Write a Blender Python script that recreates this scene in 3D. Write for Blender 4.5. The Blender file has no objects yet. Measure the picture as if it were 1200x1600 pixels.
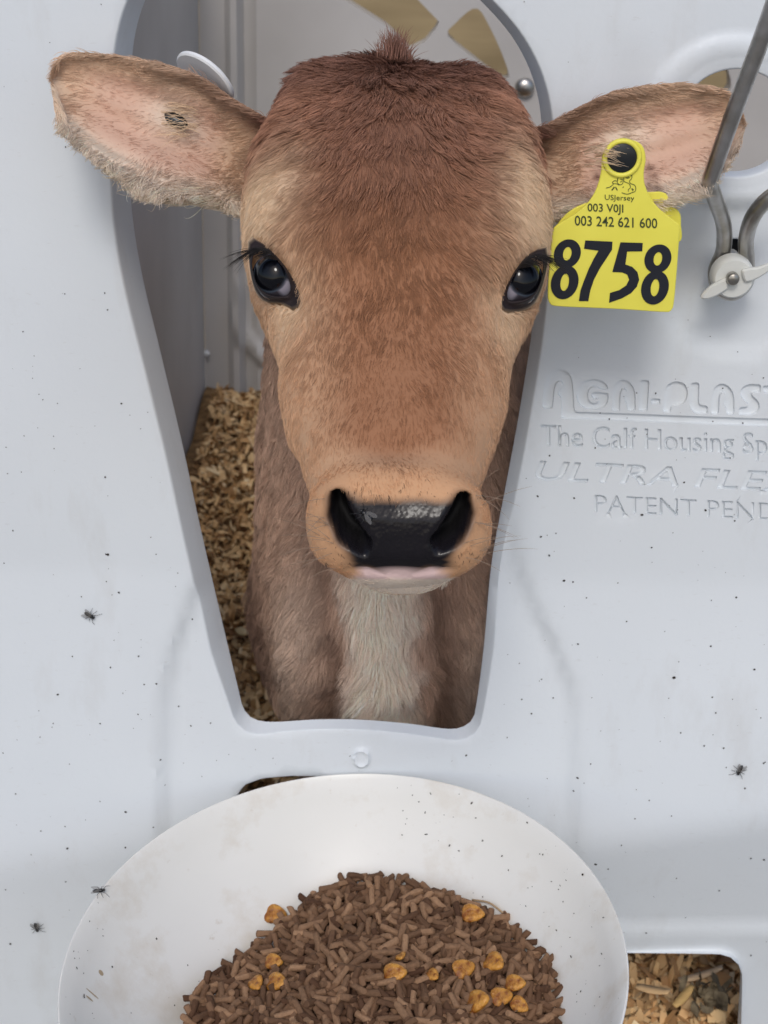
import bpy, bmesh, math, random
import numpy as np
from mathutils import Vector, Matrix, kdtree
from mathutils.bvhtree import BVHTree
from mathutils.geometry import delaunay_2d_cdt

random.seed(7)
rng = np.random.default_rng(11)
R = math.radians
scene = bpy.context.scene
col = scene.collection

# ------------------------------------------------------------------ camera
PITCH, ROLL, FPX = R(25.0), R(1.8), 2600.0
CAM = np.array([0.0, -0.861, 0.930])
d_ = np.array([0, math.cos(PITCH), -math.sin(PITCH)])
_r = np.array([1.0, 0, 0]); _u = np.array([0, math.sin(PITCH), math.cos(PITCH)])
r_ = _r * math.cos(ROLL) + _u * math.sin(ROLL)
u_ = _u * math.cos(ROLL) - _r * math.sin(ROLL)
cam_data = bpy.data.cameras.new('camera'); cam = bpy.data.objects.new('camera', cam_data); col.objects.link(cam)
cam_data.sensor_fit = 'VERTICAL'; cam_data.sensor_height = 36.0; cam_data.lens = FPX / 1600 * 36
cam_data.clip_start = 0.02; cam_data.clip_end = 3000
m = Matrix(((r_[0], u_[0], -d_[0], CAM[0]), (r_[1], u_[1], -d_[1], CAM[1]), (r_[2], u_[2], -d_[2], CAM[2]), (0, 0, 0, 1)))
cam.matrix_world = m
cam_data.dof.use_dof = True; cam_data.dof.focus_distance = 0.78; cam_data.dof.aperture_fstop = 26
scene.camera = cam

# ------------------------------------------------------------------ world, sun, exposure
SUN_EL, SUN_AZ = R(44), R(185)       # azimuth measured from +Y towards +X: behind the camera, to its left
world = bpy.data.worlds.new('World'); scene.world = world; world.use_nodes = True
wn = world.node_tree; bg = wn.nodes['Background']
sky = wn.nodes.new('ShaderNodeTexSky'); sky.sky_type = 'NISHITA'; sky.sun_disc = False
sky.sun_elevation = SUN_EL; sky.sun_rotation = SUN_AZ
sky.air_density = 1.0; sky.dust_density = 2.2; sky.ozone_density = 1.0
wn.links.new(sky.outputs[0], bg.inputs[0]); bg.inputs[1].default_value = 0.12
sun_data = bpy.data.lights.new('sun', 'SUN'); sun_data.energy = 1.0; sun_data.angle = R(14); sun_data.color = (1.0, 0.97, 0.93)
sun = bpy.data.objects.new('sun', sun_data); col.objects.link(sun)
sd = Vector((math.sin(SUN_AZ) * math.cos(SUN_EL), math.cos(SUN_AZ) * math.cos(SUN_EL), math.sin(SUN_EL)))
sun.rotation_euler = sd.to_track_quat('Z', 'Y').to_euler(); sun.location = (-1, -3, 4)
vs = scene.view_settings
vs.view_transform = 'Standard'; vs.look = 'None'; vs.gamma = 1.0; vs.exposure = 0.09; vs.use_curve_mapping = False
scene.render.engine = 'CYCLES'
scene.cycles.use_denoising = True
scene.cycles.max_bounces = 8
scene.cycles_curves.shape = 'RIBBONS'

# ------------------------------------------------------------------ helpers
def px(x, y, D):
    """point seen at photo pixel (x, y) at axial depth D"""
    return CAM + D * (d_ + (x - 600) / FPX * r_ - (y - 800) / FPX * u_)
def py_(x, y, Y):
    """point seen at photo pixel (x, y) on the vertical plane at Y"""
    v = d_ + (x - 600) / FPX * r_ - (y - 800) / FPX * u_
    return CAM + v * ((Y - CAM[1]) / v[1])
def pz_(x, y, Z):
    v = d_ + (x - 600) / FPX * r_ - (y - 800) / FPX * u_
    return CAM + v * ((Z - CAM[2]) / v[2])
def proj(P):
    P = np.asarray(P, float); q = P - CAM
    D = q @ d_
    return np.stack([600 + FPX * (q @ r_) / D, 800 - FPX * (q @ u_) / D, D], -1)
def lin(c):
    return tuple(((v / 255) / 12.92 if v / 255 <= 0.04045 else ((v / 255 + 0.055) / 1.055) ** 2.4) for v in c)
def tag(o, label=None, cat=None, group=None, kind=None):
    if label: o['label'] = label
    if cat: o['category'] = cat
    if group: o['group'] = group
    if kind: o['kind'] = kind
    return o
def link(o, parent=None):
    col.objects.link(o)
    if parent is not None:
        o.parent = parent
    return o
def empty(name, loc):
    o = bpy.data.objects.new(name, None); o.location = loc; o.empty_display_size = 0.02
    return link(o)
def mesh_obj(name, V, F, mat=None, parent=None, smooth=True, sharp=None):
    me = bpy.data.meshes.new(name)
    V = [tuple(map(float, v)) for v in V]
    if parent is not None:
        off = parent.location
        V = [(v[0] - off[0], v[1] - off[1], v[2] - off[2]) for v in V]
    me.from_pydata(V, [], [tuple(map(int, f)) for f in F]); me.update()
    if smooth: me.shade_smooth()
    if sharp is not None: me.set_sharp_from_angle(angle=R(sharp))
    if mat: me.materials.append(mat)
    o = bpy.data.objects.new(name, me)
    return link(o, parent)
class MB:
    """collects simple shapes and makes one mesh of them"""
    def __init__(s): s.V = []; s.F = []
    def add(s, V, F):
        k = len(s.V); s.V += [tuple(map(float, v)) for v in V]; s.F += [tuple(int(i) + k for i in f) for f in F]
    def tube(s, pts, rad, n=10, cap=True):
        pts = [np.array(p, float) for p in pts]; m_ = len(pts)
        rad = [rad] * m_ if np.isscalar(rad) else rad
        V = []; up = None
        for i, p in enumerate(pts):
            t = pts[min(i + 1, m_ - 1)] - pts[max(i - 1, 0)]; t /= np.linalg.norm(t) + 1e-12
            if up is None:
                a = np.array([0, 0, 1.0]) if abs(t[2]) < .9 else np.array([1.0, 0, 0])
                up = np.cross(t, a)
            up = up - t * (up @ t); up /= np.linalg.norm(up) + 1e-12; w = np.cross(t, up)
            for j in range(n):
                th = 2 * math.pi * j / n
                V.append(p + rad[i] * (math.cos(th) * up + math.sin(th) * w))
        F = [(i * n + j, i * n + (j + 1) % n, (i + 1) * n + (j + 1) % n, (i + 1) * n + j) for i in range(m_ - 1) for j in range(n)]
        if cap: F += [tuple(range(n))[::-1], tuple((m_ - 1) * n + j for j in range(n))]
        s.add(V, F)
    def ellipsoid(s, c, ax, nu=12, nv=8):
        """ax: three axis vectors (rows) with their lengths"""
        c = np.array(c, float); ax = np.array(ax, float); V = []
        for i in range(nv + 1):
            ph = math.pi * i / nv
            for j in range(nu):
                th = 2 * math.pi * j / nu
                V.append(c + math.sin(ph) * math.cos(th) * ax[0] + math.sin(ph) * math.sin(th) * ax[1] + math.cos(ph) * ax[2])
        F = [(i * nu + j, (i + 1) * nu + j, (i + 1) * nu + (j + 1) % nu, i * nu + (j + 1) % nu) for i in range(nv) for j in range(nu)]
        s.add(V, F)
    def box(s, lo, hi):
        x0, y0, z0 = lo; x1, y1, z1 = hi
        V = [(x0, y0, z0), (x1, y0, z0), (x1, y1, z0), (x0, y1, z0), (x0, y0, z1), (x1, y0, z1), (x1, y1, z1), (x0, y1, z1)]
        s.add(V, [(0, 3, 2, 1), (4, 5, 6, 7), (0, 1, 5, 4), (1, 2, 6, 5), (2, 3, 7, 6), (3, 0, 4, 7)])
    def build(s, name, mat=None, parent=None, smooth=True, sharp=None):
        return mesh_obj(name, s.V, s.F, mat, parent, smooth, sharp)
def smooth_path(pts, n=8):
    """Catmull-Rom through the points"""
    P = [np.array(p, float) for p in pts]; P = [2 * P[0] - P[1]] + P + [2 * P[-1] - P[-2]]
    out = []
    for i in range(1, len(P) - 2):
        for k in range(n):
            t = k / n
            out.append(.5 * ((2 * P[i]) + (-P[i - 1] + P[i + 1]) * t + (2 * P[i - 1] - 5 * P[i] + 4 * P[i + 1] - P[i + 2]) * t * t + (-P[i - 1] + 3 * P[i] - 3 * P[i + 1] + P[i + 2]) * t ** 3))
    out.append(P[-2]); return np.array(out)
def closed_path(pts, n=6):
    P = np.array(pts, float); m_ = len(P); out = []
    for i in range(m_):
        a, b, c, e = P[i - 1], P[i], P[(i + 1) % m_], P[(i + 2) % m_]
        for k in range(n):
            t = k / n
            out.append(.5 * ((2 * b) + (-a + c) * t + (2 * a - 5 * b + 4 * c - e) * t * t + (-a + 3 * b - 3 * c + e) * t ** 3))
    return np.array(out)
def resample(P, n, closed=False):
    P = np.array(P, float)
    if closed: P = np.vstack([P, P[:1]])
    s = np.r_[0, np.cumsum(np.linalg.norm(np.diff(P, axis=0), axis=1))]
    t = np.linspace(0, s[-1], n, endpoint=not closed)
    return np.stack([np.interp(t, s, P[:, k]) for k in range(P.shape[1])], -1)
def in_poly(P, poly):
    P = np.asarray(P, float); poly = np.asarray(poly, float); x, y = P[:, 0], P[:, 1]; c = np.zeros(len(P), bool)
    j = len(poly) - 1
    for i in range(len(poly)):
        xi, yi = poly[i]; xj, yj = poly[j]
        if yi != yj:
            c ^= ((yi > y) != (yj > y)) & (x < (xj - xi) * (y - yi) / (yj - yi) + xi)
        j = i
    return c
def sstep(e0, e1, x):
    t = np.clip((x - e0) / (e1 - e0), 0, 1); return t * t * (3 - 2 * t)
def gauss(x, s): return np.exp(-(x / s) ** 2)

# ------------------------------------------------------------------ materials
def mat(name, base=(.8, .8, .8), rough=.5, spec=.5, metal=0.0):
    mt = bpy.data.materials.new(name); mt.use_nodes = True
    b = mt.node_tree.nodes['Principled BSDF']
    b.inputs['Base Color'].default_value = (*base, 1); b.inputs['Roughness'].default_value = rough
    b.inputs['Specular IOR Level'].default_value = spec; b.inputs['Metallic'].default_value = metal
    return mt, mt.node_tree, b
def noise_mix(mt, c0, c1, scale, lo=.35, hi=.65, detail=4, bump=0.0, bump_scale=None, coords='Object', stretch=None):
    nt = mt.node_tree; b = nt.nodes['Principled BSDF']
    tc = nt.nodes.new('ShaderNodeTexCoord'); mp = nt.nodes.new('ShaderNodeMapping')
    nt.links.new(tc.outputs[coords], mp.inputs[0])
    if stretch: mp.inputs['Scale'].default_value = stretch
    n = nt.nodes.new('ShaderNodeTexNoise'); n.inputs['Scale'].default_value = scale; n.inputs['Detail'].default_value = detail
    nt.links.new(mp.outputs[0], n.inputs['Vector'])
    cr = nt.nodes.new('ShaderNodeValToRGB'); cr.color_ramp.elements[0].position = lo; cr.color_ramp.elements[1].position = hi
    cr.color_ramp.elements[0].color = (*c0, 1); cr.color_ramp.elements[1].color = (*c1, 1)
    nt.links.new(n.outputs[0], cr.inputs[0]); nt.links.new(cr.outputs[0], b.inputs['Base Color'])
    if bump:
        n2 = nt.nodes.new('ShaderNodeTexNoise'); n2.inputs['Scale'].default_value = bump_scale or scale; n2.inputs['Detail'].default_value = 3
        nt.links.new(mp.outputs[0], n2.inputs['Vector'])
        bp = nt.nodes.new('ShaderNodeBump'); bp.inputs['Strength'].default_value = bump; bp.inputs['Distance'].default_value = .002
        nt.links.new(n2.outputs[0], bp.inputs['Height']); nt.links.new(bp.outputs[0], b.inputs['Normal'])
    return cr
def attr_mat(name, attr, rough=.6, spec=.3):
    mt, nt, b = mat(name, rough=rough, spec=spec)
    a = nt.nodes.new('ShaderNodeAttribute'); a.attribute_name = attr
    nt.links.new(a.outputs['Color'], b.inputs['Base Color'])
    return mt, nt, b, a

M = {}
M['panel'], _, _ = mat('white_moulded_plastic', (.74, .77, .81), .42, .4)
noise_mix(M['panel'], (.70, .742, .778), (.74, .782, .818), 6.0, .3, .7, 5, .05, 260)
def wear(mt, dirt, scale, lo, hi, amount, stretch=(1, 1, 1)):
    """faint smears of dirt over what the base colour already is"""
    nt = mt.node_tree; b = nt.nodes['Principled BSDF']; src = b.inputs['Base Color'].links[0].from_socket
    tc = nt.nodes.new('ShaderNodeTexCoord'); mp = nt.nodes.new('ShaderNodeMapping'); mp.inputs['Scale'].default_value = stretch; nt.links.new(tc.outputs['Object'], mp.inputs[0])
    n = nt.nodes.new('ShaderNodeTexNoise'); n.inputs['Scale'].default_value = scale; n.inputs['Detail'].default_value = 7; n.inputs['Roughness'].default_value = .65; nt.links.new(mp.outputs[0], n.inputs['Vector'])
    r = nt.nodes.new('ShaderNodeMapRange'); r.inputs['From Min'].default_value = lo; r.inputs['From Max'].default_value = hi; r.inputs['To Max'].default_value = amount; nt.links.new(n.outputs[0], r.inputs['Value'])
    mx = nt.nodes.new('ShaderNodeMix'); mx.data_type = 'RGBA'; nt.links.new(r.outputs[0], mx.inputs[0]); nt.links.new(src, mx.inputs[6]); mx.inputs[7].default_value = (*dirt, 1)
    nt.links.new(mx.outputs[2], b.inputs['Base Color'])
wear(M['panel'], (.42, .38, .33), 26, .56, .78, .22, (1, 1, .35))
wear(M['panel'], (.50, .49, .47), 140, .62, .75, .28, (1, 1, 3))
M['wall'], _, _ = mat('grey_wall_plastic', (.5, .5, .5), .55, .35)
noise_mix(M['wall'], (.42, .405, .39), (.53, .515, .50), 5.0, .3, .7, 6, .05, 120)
M['ground'], _, _ = mat('concrete_ground', (.3, .3, .3), .9, .2)
noise_mix(M['ground'], (.22, .21, .2), (.36, .35, .33), 3.0, .3, .7, 8, .4, 40)
M['bed'], _, _ = mat('bedding_base', (.3, .2, .1), .9, .1)
noise_mix(M['bed'], (.10, .06, .03), (.34, .21, .10), 70.0, .3, .7, 4, .8, 120)
M['ply'], _, _ = mat('plywood', (.45, .35, .2), .7, .2)
noise_mix(M['ply'], (.30, .23, .13), (.46, .36, .21), 4.0, .3, .7, 8, .1, 60, stretch=(1, 1, 7))
M['shav'], _, _, _ = attr_mat('wood_shaving', 'tint', .75, .15)
M['bowl'], _, _ = mat('cream_bowl_plastic', (.8, .79, .75), .33, .45)
noise_mix(M['bowl'], (.74, .735, .70), (.80, .795, .765), 9.0, .3, .7, 5, .04, 200)
wear(M['bowl'], (.50, .40, .27), 22, .53, .80, .55)
wear(M['bowl'], (.45, .36, .25), 110, .66, .78, .5)
M['speck'], _, _ = mat('fly_speck', (.03, .022, .018), .7, .2)
M['stain'], _, _ = mat('brown_stain', (.42, .33, .22), .7, .2)
M['tag'], _, _ = mat('yellow_tag_plastic', (.86, .78, .055), .42, .4)
noise_mix(M['tag'], (.80, .73, .09), (.88, .81, .115), 30.0, .3, .7, 4)
M['tag_dark'], _, _ = mat('tag_stud_black', (.012, .014, .016), .3, .5)
M['ink'], _, _ = mat('tag_black_ink', (.016, .018, .026), .5, .3)
M['ink_grey'], _, _ = mat('tag_laser_print', (.07, .085, .035), .6, .2)
M['white_tag'], _, _ = mat('white_button_plastic', (.78, .79, .8), .35, .5)
M['steel'], _, sb = mat('galvanised_steel', (.48, .47, .45), .34, .5, 1.0)
noise_mix(M['steel'], (.30, .28, .24), (.56, .55, .54), 60.0, .3, .7, 5, .1, 300)
M['dark'], _, _ = mat('dark_gap', (.02, .02, .022), .6, .3)  # near-black colour standing in for the shade inside gaps
M['nylon'], _, nb = mat('wing_nut_nylon', (.66, .67, .64), .4, .4)
nb.inputs['Subsurface Weight'].default_value = .2; nb.inputs['Subsurface Radius'].default_value = (.01, .01, .01)
M['fly'], _, _ = mat('fly_body', (.012, .012, .013), .35, .5)
M['wing'], _, wb = mat('fly_wing', (.18, .17, .16), .3, .5); wb.inputs['Alpha'].default_value = .55

# ------------------------------------------------------------------ ground and pen structure
S = 1500
ground = mesh_obj('ground', [(-S, -S, 0), (S, -S, 0), (S, S, 0), (-S, S, 0)], [(0, 1, 2, 3)], M['ground'], smooth=False)
tag(ground, kind='structure')

# ---- front panel: outline loops measured on the photograph, laid on the plane Y = 0
def on_panel(pts, Y=0.0):
    return np.array([py_(x, y, Y)[[0, 2]] for x, y in pts])
def proj_panel(XZ, Y=0.0):
    P = np.stack([XZ[:, 0], np.full(len(XZ), Y), XZ[:, 1]], -1); return proj(P)[:, :2]
def offset_loop(L, dist):
    """move a closed 2D loop outwards (dist > 0) whatever its winding"""
    L = np.asarray(L, float); t = np.roll(L, -1, 0) - np.roll(L, 1, 0); t /= np.linalg.norm(t, axis=1)[:, None] + 1e-12
    nrm = np.stack([t[:, 1], -t[:, 0]], -1)
    area = .5 * np.sum(L[:, 0] * np.roll(L[:, 1], -1) - np.roll(L[:, 0], -1) * L[:, 1])
    if area < 0: nrm = -nrm
    return L + nrm * (dist if np.isscalar(dist) else np.asarray(dist)[:, None])

open_px = [(240, -20), (214, 40), (204, 120), (202, 230), (206, 330), (222, 430), (252, 555), (284, 690), (312, 820), (342, 950), (372, 1075),
           (381, 1108), (398, 1124), (430, 1128), (500, 1124), (570, 1125), (640, 1131), (690, 1138), (716, 1138), (735, 1128), (743, 1108),
           (756, 1010), (768, 880), (790, 760), (812, 640), (833, 500), (845, 350), (848, 230), (838, 140), (806, 66), (752, 2), (690, -50), (600, -84), (420, -84), (300, -64)]
_ip = resample(closed_path(open_px, 6), 260, True)
def loop_smooth(v, k=15): return np.convolve(np.r_[v[-40:], v, v[:40]], np.ones(k) / k, 'same')[40:-40]
lf_ = loop_smooth(np.where(_ip[:, 1] > 1085, .16, np.where(_ip[:, 0] < 500, .95, .55)))
lw = loop_smooth(np.where(_ip[:, 1] > 1085, .0030, np.where(_ip[:, 0] < 500, .0075, .0060)))
INNER = np.array([py_(x, y, .022 * f)[[0, 2]] for (x, y), f in zip(_ip, lf_)])
OUTER = offset_loop(INNER, lw)

def circle_px(cx, cy, rx, ry=None, n=48):
    ry = ry or rx
    return [(cx + rx * math.cos(2 * math.pi * k / n), cy + ry * math.sin(2 * math.pi * k / n)) for k in range(n)]
def round_rect(x0, y0, x1, y1, r, n=6, shear=0.0):
    out = []
    for cx, cy, a0 in ((x1 - r, y1 - r, 0), (x0 + r, y1 - r, 90), (x0 + r, y0 + r, 180), (x1 - r, y0 + r, 270)):
        for k in range(n + 1):
            a = R(a0 + 90 * k / n); X = cx + r * math.cos(a); out.append((X, cy + r * math.sin(a) + shear * (X - x0)))
    return out
HOLE_ROUND = on_panel(circle_px(1152, 192, 93, 88))
HOLE_LOW = on_panel(resample(round_rect(560, 1490, 1170, 1780, 42, 8, .032), 90, True))
HOLE_SLOT = on_panel(resample([(369, 1234), (382, 1217), (410, 1207), (455, 1203), (500, 1203), (522, 1211), (530, 1226), (530, 1300), (371, 1300)], 60, True))
HOLE_KEY = on_panel(resample(closed_path([(1147, 372), (1166, 380), (1178, 420), (1176, 448), (1147, 468), (1112, 452), (1106, 425), (1124, 385)], 4), 40, True))

def panel_h(XZ):
    """relief of the moulded panel in metres, towards the viewer"""
    p = proj_panel(XZ); x, y = p[:, 0], p[:, 1]
    h = np.zeros(len(x))
    # lower face leans out below a crease, then turns back in under the bowl
    def ramp(y0, w): return np.where(y < y0 - w, 0, np.where(y > y0 + w, y - y0, (y - y0 + w) ** 2 / (4 * w)))
    h += ramp(np.full_like(x, 908.) + (x - 1000) * .02, 10) * .00004
    yb = np.where(x > 600, 1302 - (x - 890) * .14, 1292 + (250 - x) * .14)
    h -= ramp(yb, 26) * np.where(x > 600, .00018, .00011)
    h += .003 * sstep(1456, 1468, y - (x - 1000) * .04) * sstep(700, 900, x)
    # yoke below the opening: shallow recess with soft edges
    ty = np.clip((y - 780) / 330, 0, 1)
    xl = 336 - 78 * sstep(0, 1, ty); xr = 806 + 90 * sstep(.2, 1, ty)
    ins = np.minimum(sstep(-11, 11, x - xl), sstep(-13, 13, xr - x)) * sstep(740, 860, y)
    h -= .0060 * ins
    # raised ring round the vent hole, shallow disc round the latch
    rr = np.hypot(x - 1152, (y - 192) * 1.05)
    h += .0022 * (sstep(152, 132, rr) - .7 * sstep(122, 100, rr))
    r2 = np.hypot(x - 1150, (y - 430) * 1.05)
    h -= .0022 * sstep(136, 120, r2) * sstep(300, 330, y)
    # gentle unevenness of rotomoulded plastic
    h += .0007 * np.sin(XZ[:, 0] * 31 + 1.3) * np.sin(XZ[:, 1] * 23 + .4)
    h += .0020 * sstep(30, -30, np.abs(x - 985) - 26) * sstep(140, 40, y)
    # boss under the opening
    rb = np.hypot(x - 565, y - 1176)
    h += .0022 * (sstep(16, 12, rb) - .55 * sstep(11, 7.5, rb))
    return h

# ---- engraved lettering loops
def text_loops(body, x0, y0, h_px, width_px=None, shear=0.0, inset=.0004, slope=.035, spacing=1.0, fat=0.0):
    """closed loops (outer, inset) of a line of writing, on the panel plane; (x0, y0) = left end of baseline in photo pixels"""
    cu = bpy.data.curves.new('t', 'FONT'); cu.body = body; cu.size = 1.0; cu.fill_mode = 'NONE'; cu.resolution_u = 3
    cu.shear = shear; cu.space_character = spacing
    res = []
    o = bpy.data.objects.new('t', cu); col.objects.link(o)
    def get(off):
        cu.offset = off; bpy.context.view_layer.update()
        dg = bpy.context.evaluated_depsgraph_get(); me = o.evaluated_get(dg).to_mesh()
        V = np.array([v.co[:2] for v in me.vertices]); nxt = {}
        adj = {}
        for e in me.edges:
            a, b = e.vertices; adj.setdefault(a, []).append(b); adj.setdefault(b, []).append(a)
        seen = set(); loops = []
        for s in range(len(V)):
            if s in seen or s not in adj: continue
            L = [s]; seen.add(s); prev, cur = None, s
            while True:
                nx = [q for q in adj[cur] if q != prev and q not in seen]
                if not nx: break
                prev, cur = cur, nx[0]; L.append(cur); seen.add(cur)
            loops.append(V[L])
        o.evaluated_get(dg).to_mesh_clear()
        return loops
    A = get(0.0)
    allp = np.vstack(A); capH = .69
    sc_y = h_px / capH; sc_x = sc_y if width_px is None else width_px / (allp[:, 0].max() - allp[:, 0].min())
    col.objects.unlink(o); bpy.data.objects.remove(o); bpy.data.curves.remove(cu)
    mn = allp[:, 0].min()
    for a in A:
        keep_ = np.linalg.norm(a - np.roll(a, 1, 0), axis=1) > 1e-4; a = a[keep_]
        hole = sum(in_poly(a[:1], b)[0] for b in A if len(b) != len(a) or not np.allclose(b[0], a[0])) % 2
        L = on_panel([(x0 + (q[0] - mn) * sc_x, y0 - q[1] * sc_y + slope * (q[0] - mn) * sc_x) for q in a])
        sg = -1 if hole else 1; L = offset_loop(L, sg * fat); res.append((L, offset_loop(L, -sg * inset)))
    return res
def crop_loop(pts, sm=0):
    """a letter outline drawn by hand in enlarged coordinates of the photograph"""
    P = [(820 + x / 3.158, 540 + y / 3.158) for x, y in pts]
    L = resample(P, max(24, int(sum(math.dist(P[i - 1], P[i]) for i in range(len(P))) / 3)), True)
    for _ in range(2): L = (np.roll(L, 1, 0) + 2 * L + np.roll(L, -1, 0)) / 4
    L = on_panel(L); return (L, offset_loop(L, -.00035))
LET = []
LET.append(crop_loop([(85, 312), (138, 316), (148, 215), (158, 188), (172, 176), (187, 185), (189, 208), (166, 218), (164, 252), (182, 260), (178, 366), (800, 385), (1560, 410), (1560, 368), (800, 346), (246, 328),
                      (240, 200), (230, 155), (204, 124), (170, 115), (135, 130), (108, 165), (95, 215)]))
LET.append(crop_loop([(410, 200), (385, 176), (340, 164), (292, 178), (262, 212), (253, 250), (264, 290), (296, 316), (340, 322), (384, 314), (412, 288), (416, 236), (346, 230), (328, 236), (330, 262), (346, 274), (368, 262), (372, 270), (352, 288), (326, 284), (312, 262), (312, 236), (326, 212), (350, 206), (368, 212), (376, 222), (414, 222)]))
def letA(x, y, w, h):
    q = [(0, 1), (.05, .35), (.16, .12), (.4, .0), (.68, .04), (.92, .24), (1, .5), (1, 1), (.66, 1), (.64, .80), (.52, .66), (.52, .56), (.64, .46), (.62, .34), (.5, .28), (.40, .36), (.36, .6), (.34, 1)]
    return crop_loop([(x + a * w, y + b * h) for a, b in q])
LET.append(letA(430, 168, 118, 160))                                          # R
LET.append(crop_loop([(562, 326), (572, 170), (616, 172), (606, 328)]))        # I
LET.append(crop_loop([(622, 290), (624, 262), (670, 262), (668, 292)]))        # -
LET.append(crop_loop([(680, 330), (690, 230), (704, 192), (745, 174), (790, 186), (808, 230), (796, 280), (760, 300), (724, 300), (722, 332)]))     # P
LET.append(crop_loop([(822, 180), (862, 182), (858, 290), (905, 296), (902, 338), (850, 338), (822, 322), (812, 296)]))   # L
LET.append(letA(918, 184, 116, 156))                                          # A
LET.append(crop_loop([(1052, 342), (1056, 300), (1100, 300), (1106, 290), (1072, 262), (1058, 230), (1074, 200), (1110, 186), (1166, 190), (1164, 232), (1120, 232), (1116, 240), (1150, 268), (1162, 300), (1146, 332), (1110, 344)]))  # S
LET.append(crop_loop([(1172, 194), (1290, 200), (1288, 236), (1252, 234), (1246, 350), (1200, 348), (1206, 234), (1172, 232)]))  # T
LET += text_loops('The Calf Housing Specialists', 845, 697, 33, 486, 0, .00035, .035, 1.0, .00025)
LET += text_loops('ULTRA FLEX', 838, 750, 30, 415, .24, .00035, .045, 1.0, .0005)
LET += text_loops('PATENT PENDING', 929, 800, 27, 362, 0, .0003, .045)

def grid_points():
    xs = np.concatenate([np.arange(-.50, -.26, .03), np.arange(-.26, .27, .0055), np.arange(.27, .62, .03)])
    zs = np.concatenate([np.arange(.0, .10, .02), np.arange(.10, .875, .0055)])
    g = np.array([(x, z) for x in xs for z in zs]); g += (rng.random(g.shape) - .5) * .0008
    return g
XMIN, XMAX, ZMIN, ZMAX = -.53, .65, -.02, .885
holes = [OUTER, HOLE_ROUND, HOLE_LOW, HOLE_SLOT, HOLE_KEY]
_g = grid_points(); keep = np.ones(len(_g), bool)
for H in holes: keep &= ~in_poly(_g, offset_loop(H, .0022))
_gp = proj_panel(_g)
tb = np.where((_gp[:, 0] > 820) & (_gp[:, 0] < 1440) & (_gp[:, 1] > 560) & (_gp[:, 1] < 840))[0]
LETALL = np.vstack([a for a, b in LET]); kdl = kdtree.KDTree(len(LETALL))
for i_, q_ in enumerate(LETALL): kdl.insert((q_[0], q_[1], 0), i_)
kdl.balance()
for i_ in tb:
    if kdl.find((_g[i_, 0], _g[i_, 1], 0))[2] < .0022: keep[i_] = False
for a_l, b_l in LET: keep[tb] &= ~in_poly(_g[tb], a_l)
# extra fine rows for the soft ring, boss and creases
extra = []
for cx, cy, r0, r1, n in ((565, 1176, 2, 18, 6), (1152, 192, 100, 152, 8)):
    for rr in np.linspace(r0, r1, n):
        k = max(10, int(2 * math.pi * rr / 7)); extra += circle_px(cx, cy, rr, n=k)
extra = on_panel(extra)
ek = np.ones(len(extra), bool)
for H in holes: ek &= ~in_poly(extra, offset_loop(H, .0015))
_g = _g[keep]; extra = extra[ek]
pts = [(XMIN, ZMIN), (XMAX, ZMIN), (XMAX, ZMAX), (XMIN, ZMAX)]; edges = [(0, 1), (1, 2), (2, 3), (3, 0)]
depth = [0] * 4
def add_loop(L, dep):
    k = len(pts); n = len(L)
    for q in L: pts.append((float(q[0]), float(q[1]))); depth.append(dep)
    for i in range(n): edges.append((k + i, k + (i + 1) % n))
for H in holes: add_loop(H, 0)
for A, B in LET: add_loop(A, 0); add_loop(B, .0021)
for q in np.vstack([_g, extra]): pts.append((float(q[0]), float(q[1]))); depth.append(0)
vv, ee, ff, ov, oe, of = delaunay_2d_cdt([Vector(p) for p in pts], edges, [], 0, 1e-6)
PV = np.array([(v.x, v.y) for v in vv])
dep = np.array([max([depth[i] for i in o_], default=0) for o_ in ov])
FA = np.array([f for f in ff if len(f) == 3])
cen = PV[FA].mean(1); ok = np.ones(len(FA), bool)
for H in holes: ok &= ~in_poly(cen, H)
FA = FA[ok]
hh = panel_h(PV) - dep
P3 = np.stack([PV[:, 0], -hh, PV[:, 1]], -1)
# winding so that the faces look to the viewer (-Y)
a, b, c = P3[FA[:, 0]], P3[FA[:, 1]], P3[FA[:, 2]]
flip = np.cross(b - a, c - a)[:, 1] > 0
FA[flip] = FA[flip][:, ::-1]
mb = MB(); mb.add(P3, FA)
def lip(loop, prof, fac=1.0):
    """rolled edge of an opening: prof = list of (inward offset factor, depth Y)"""
    n = len(loop); rings = []
    for off, yy in prof:
        L = offset_loop(loop, -np.asarray(off)) if not np.isscalar(off) or off else loop
        base = panel_h(loop)
        rings.append(np.stack([L[:, 0], -base * (1 - min(1, yy / .01)) + yy * fac, L[:, 1]], -1))
    V = np.vstack(rings); F = []
    for k in range(len(rings) - 1):
        for i in range(n):
            j = (i + 1) % n; F.append((k * n + i, k * n + j, (k + 1) * n + j, (k + 1) * n + i))
    nf = F
    # orient: normal should look away from the panel material, i.e. to the hole centre / the viewer
    v = V; f0 = F[n // 3]; nn = np.cross(v[f0[1]] - v[f0[0]], v[f0[2]] - v[f0[0]])
    c3 = np.array([loop[:, 0].mean(), -.02, loop[:, 1].mean()])
    if nn @ (c3 - v[f0[0]]) < 0: nf = [f[::-1] for f in F]
    mb.add(V, nf)
lip(OUTER, [(lw * 0, 0.0), (lw * .09, .0003), (lw * .17, .0012), (lw * .24, .0028), (lw * .98, .0212), (lw * 1.0, .0220), (lw * .99, .0230), (lw * .8, .0240), (lw * .3, .0240)], lf_)
for H, dd in ((HOLE_ROUND, .012), (HOLE_LOW, .006), (HOLE_SLOT, .006), (HOLE_KEY, .02)):
    lip(H, [(0, 0.0), (.0008, .0004), (.0014, .0015), (.0014, dd)])
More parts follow.
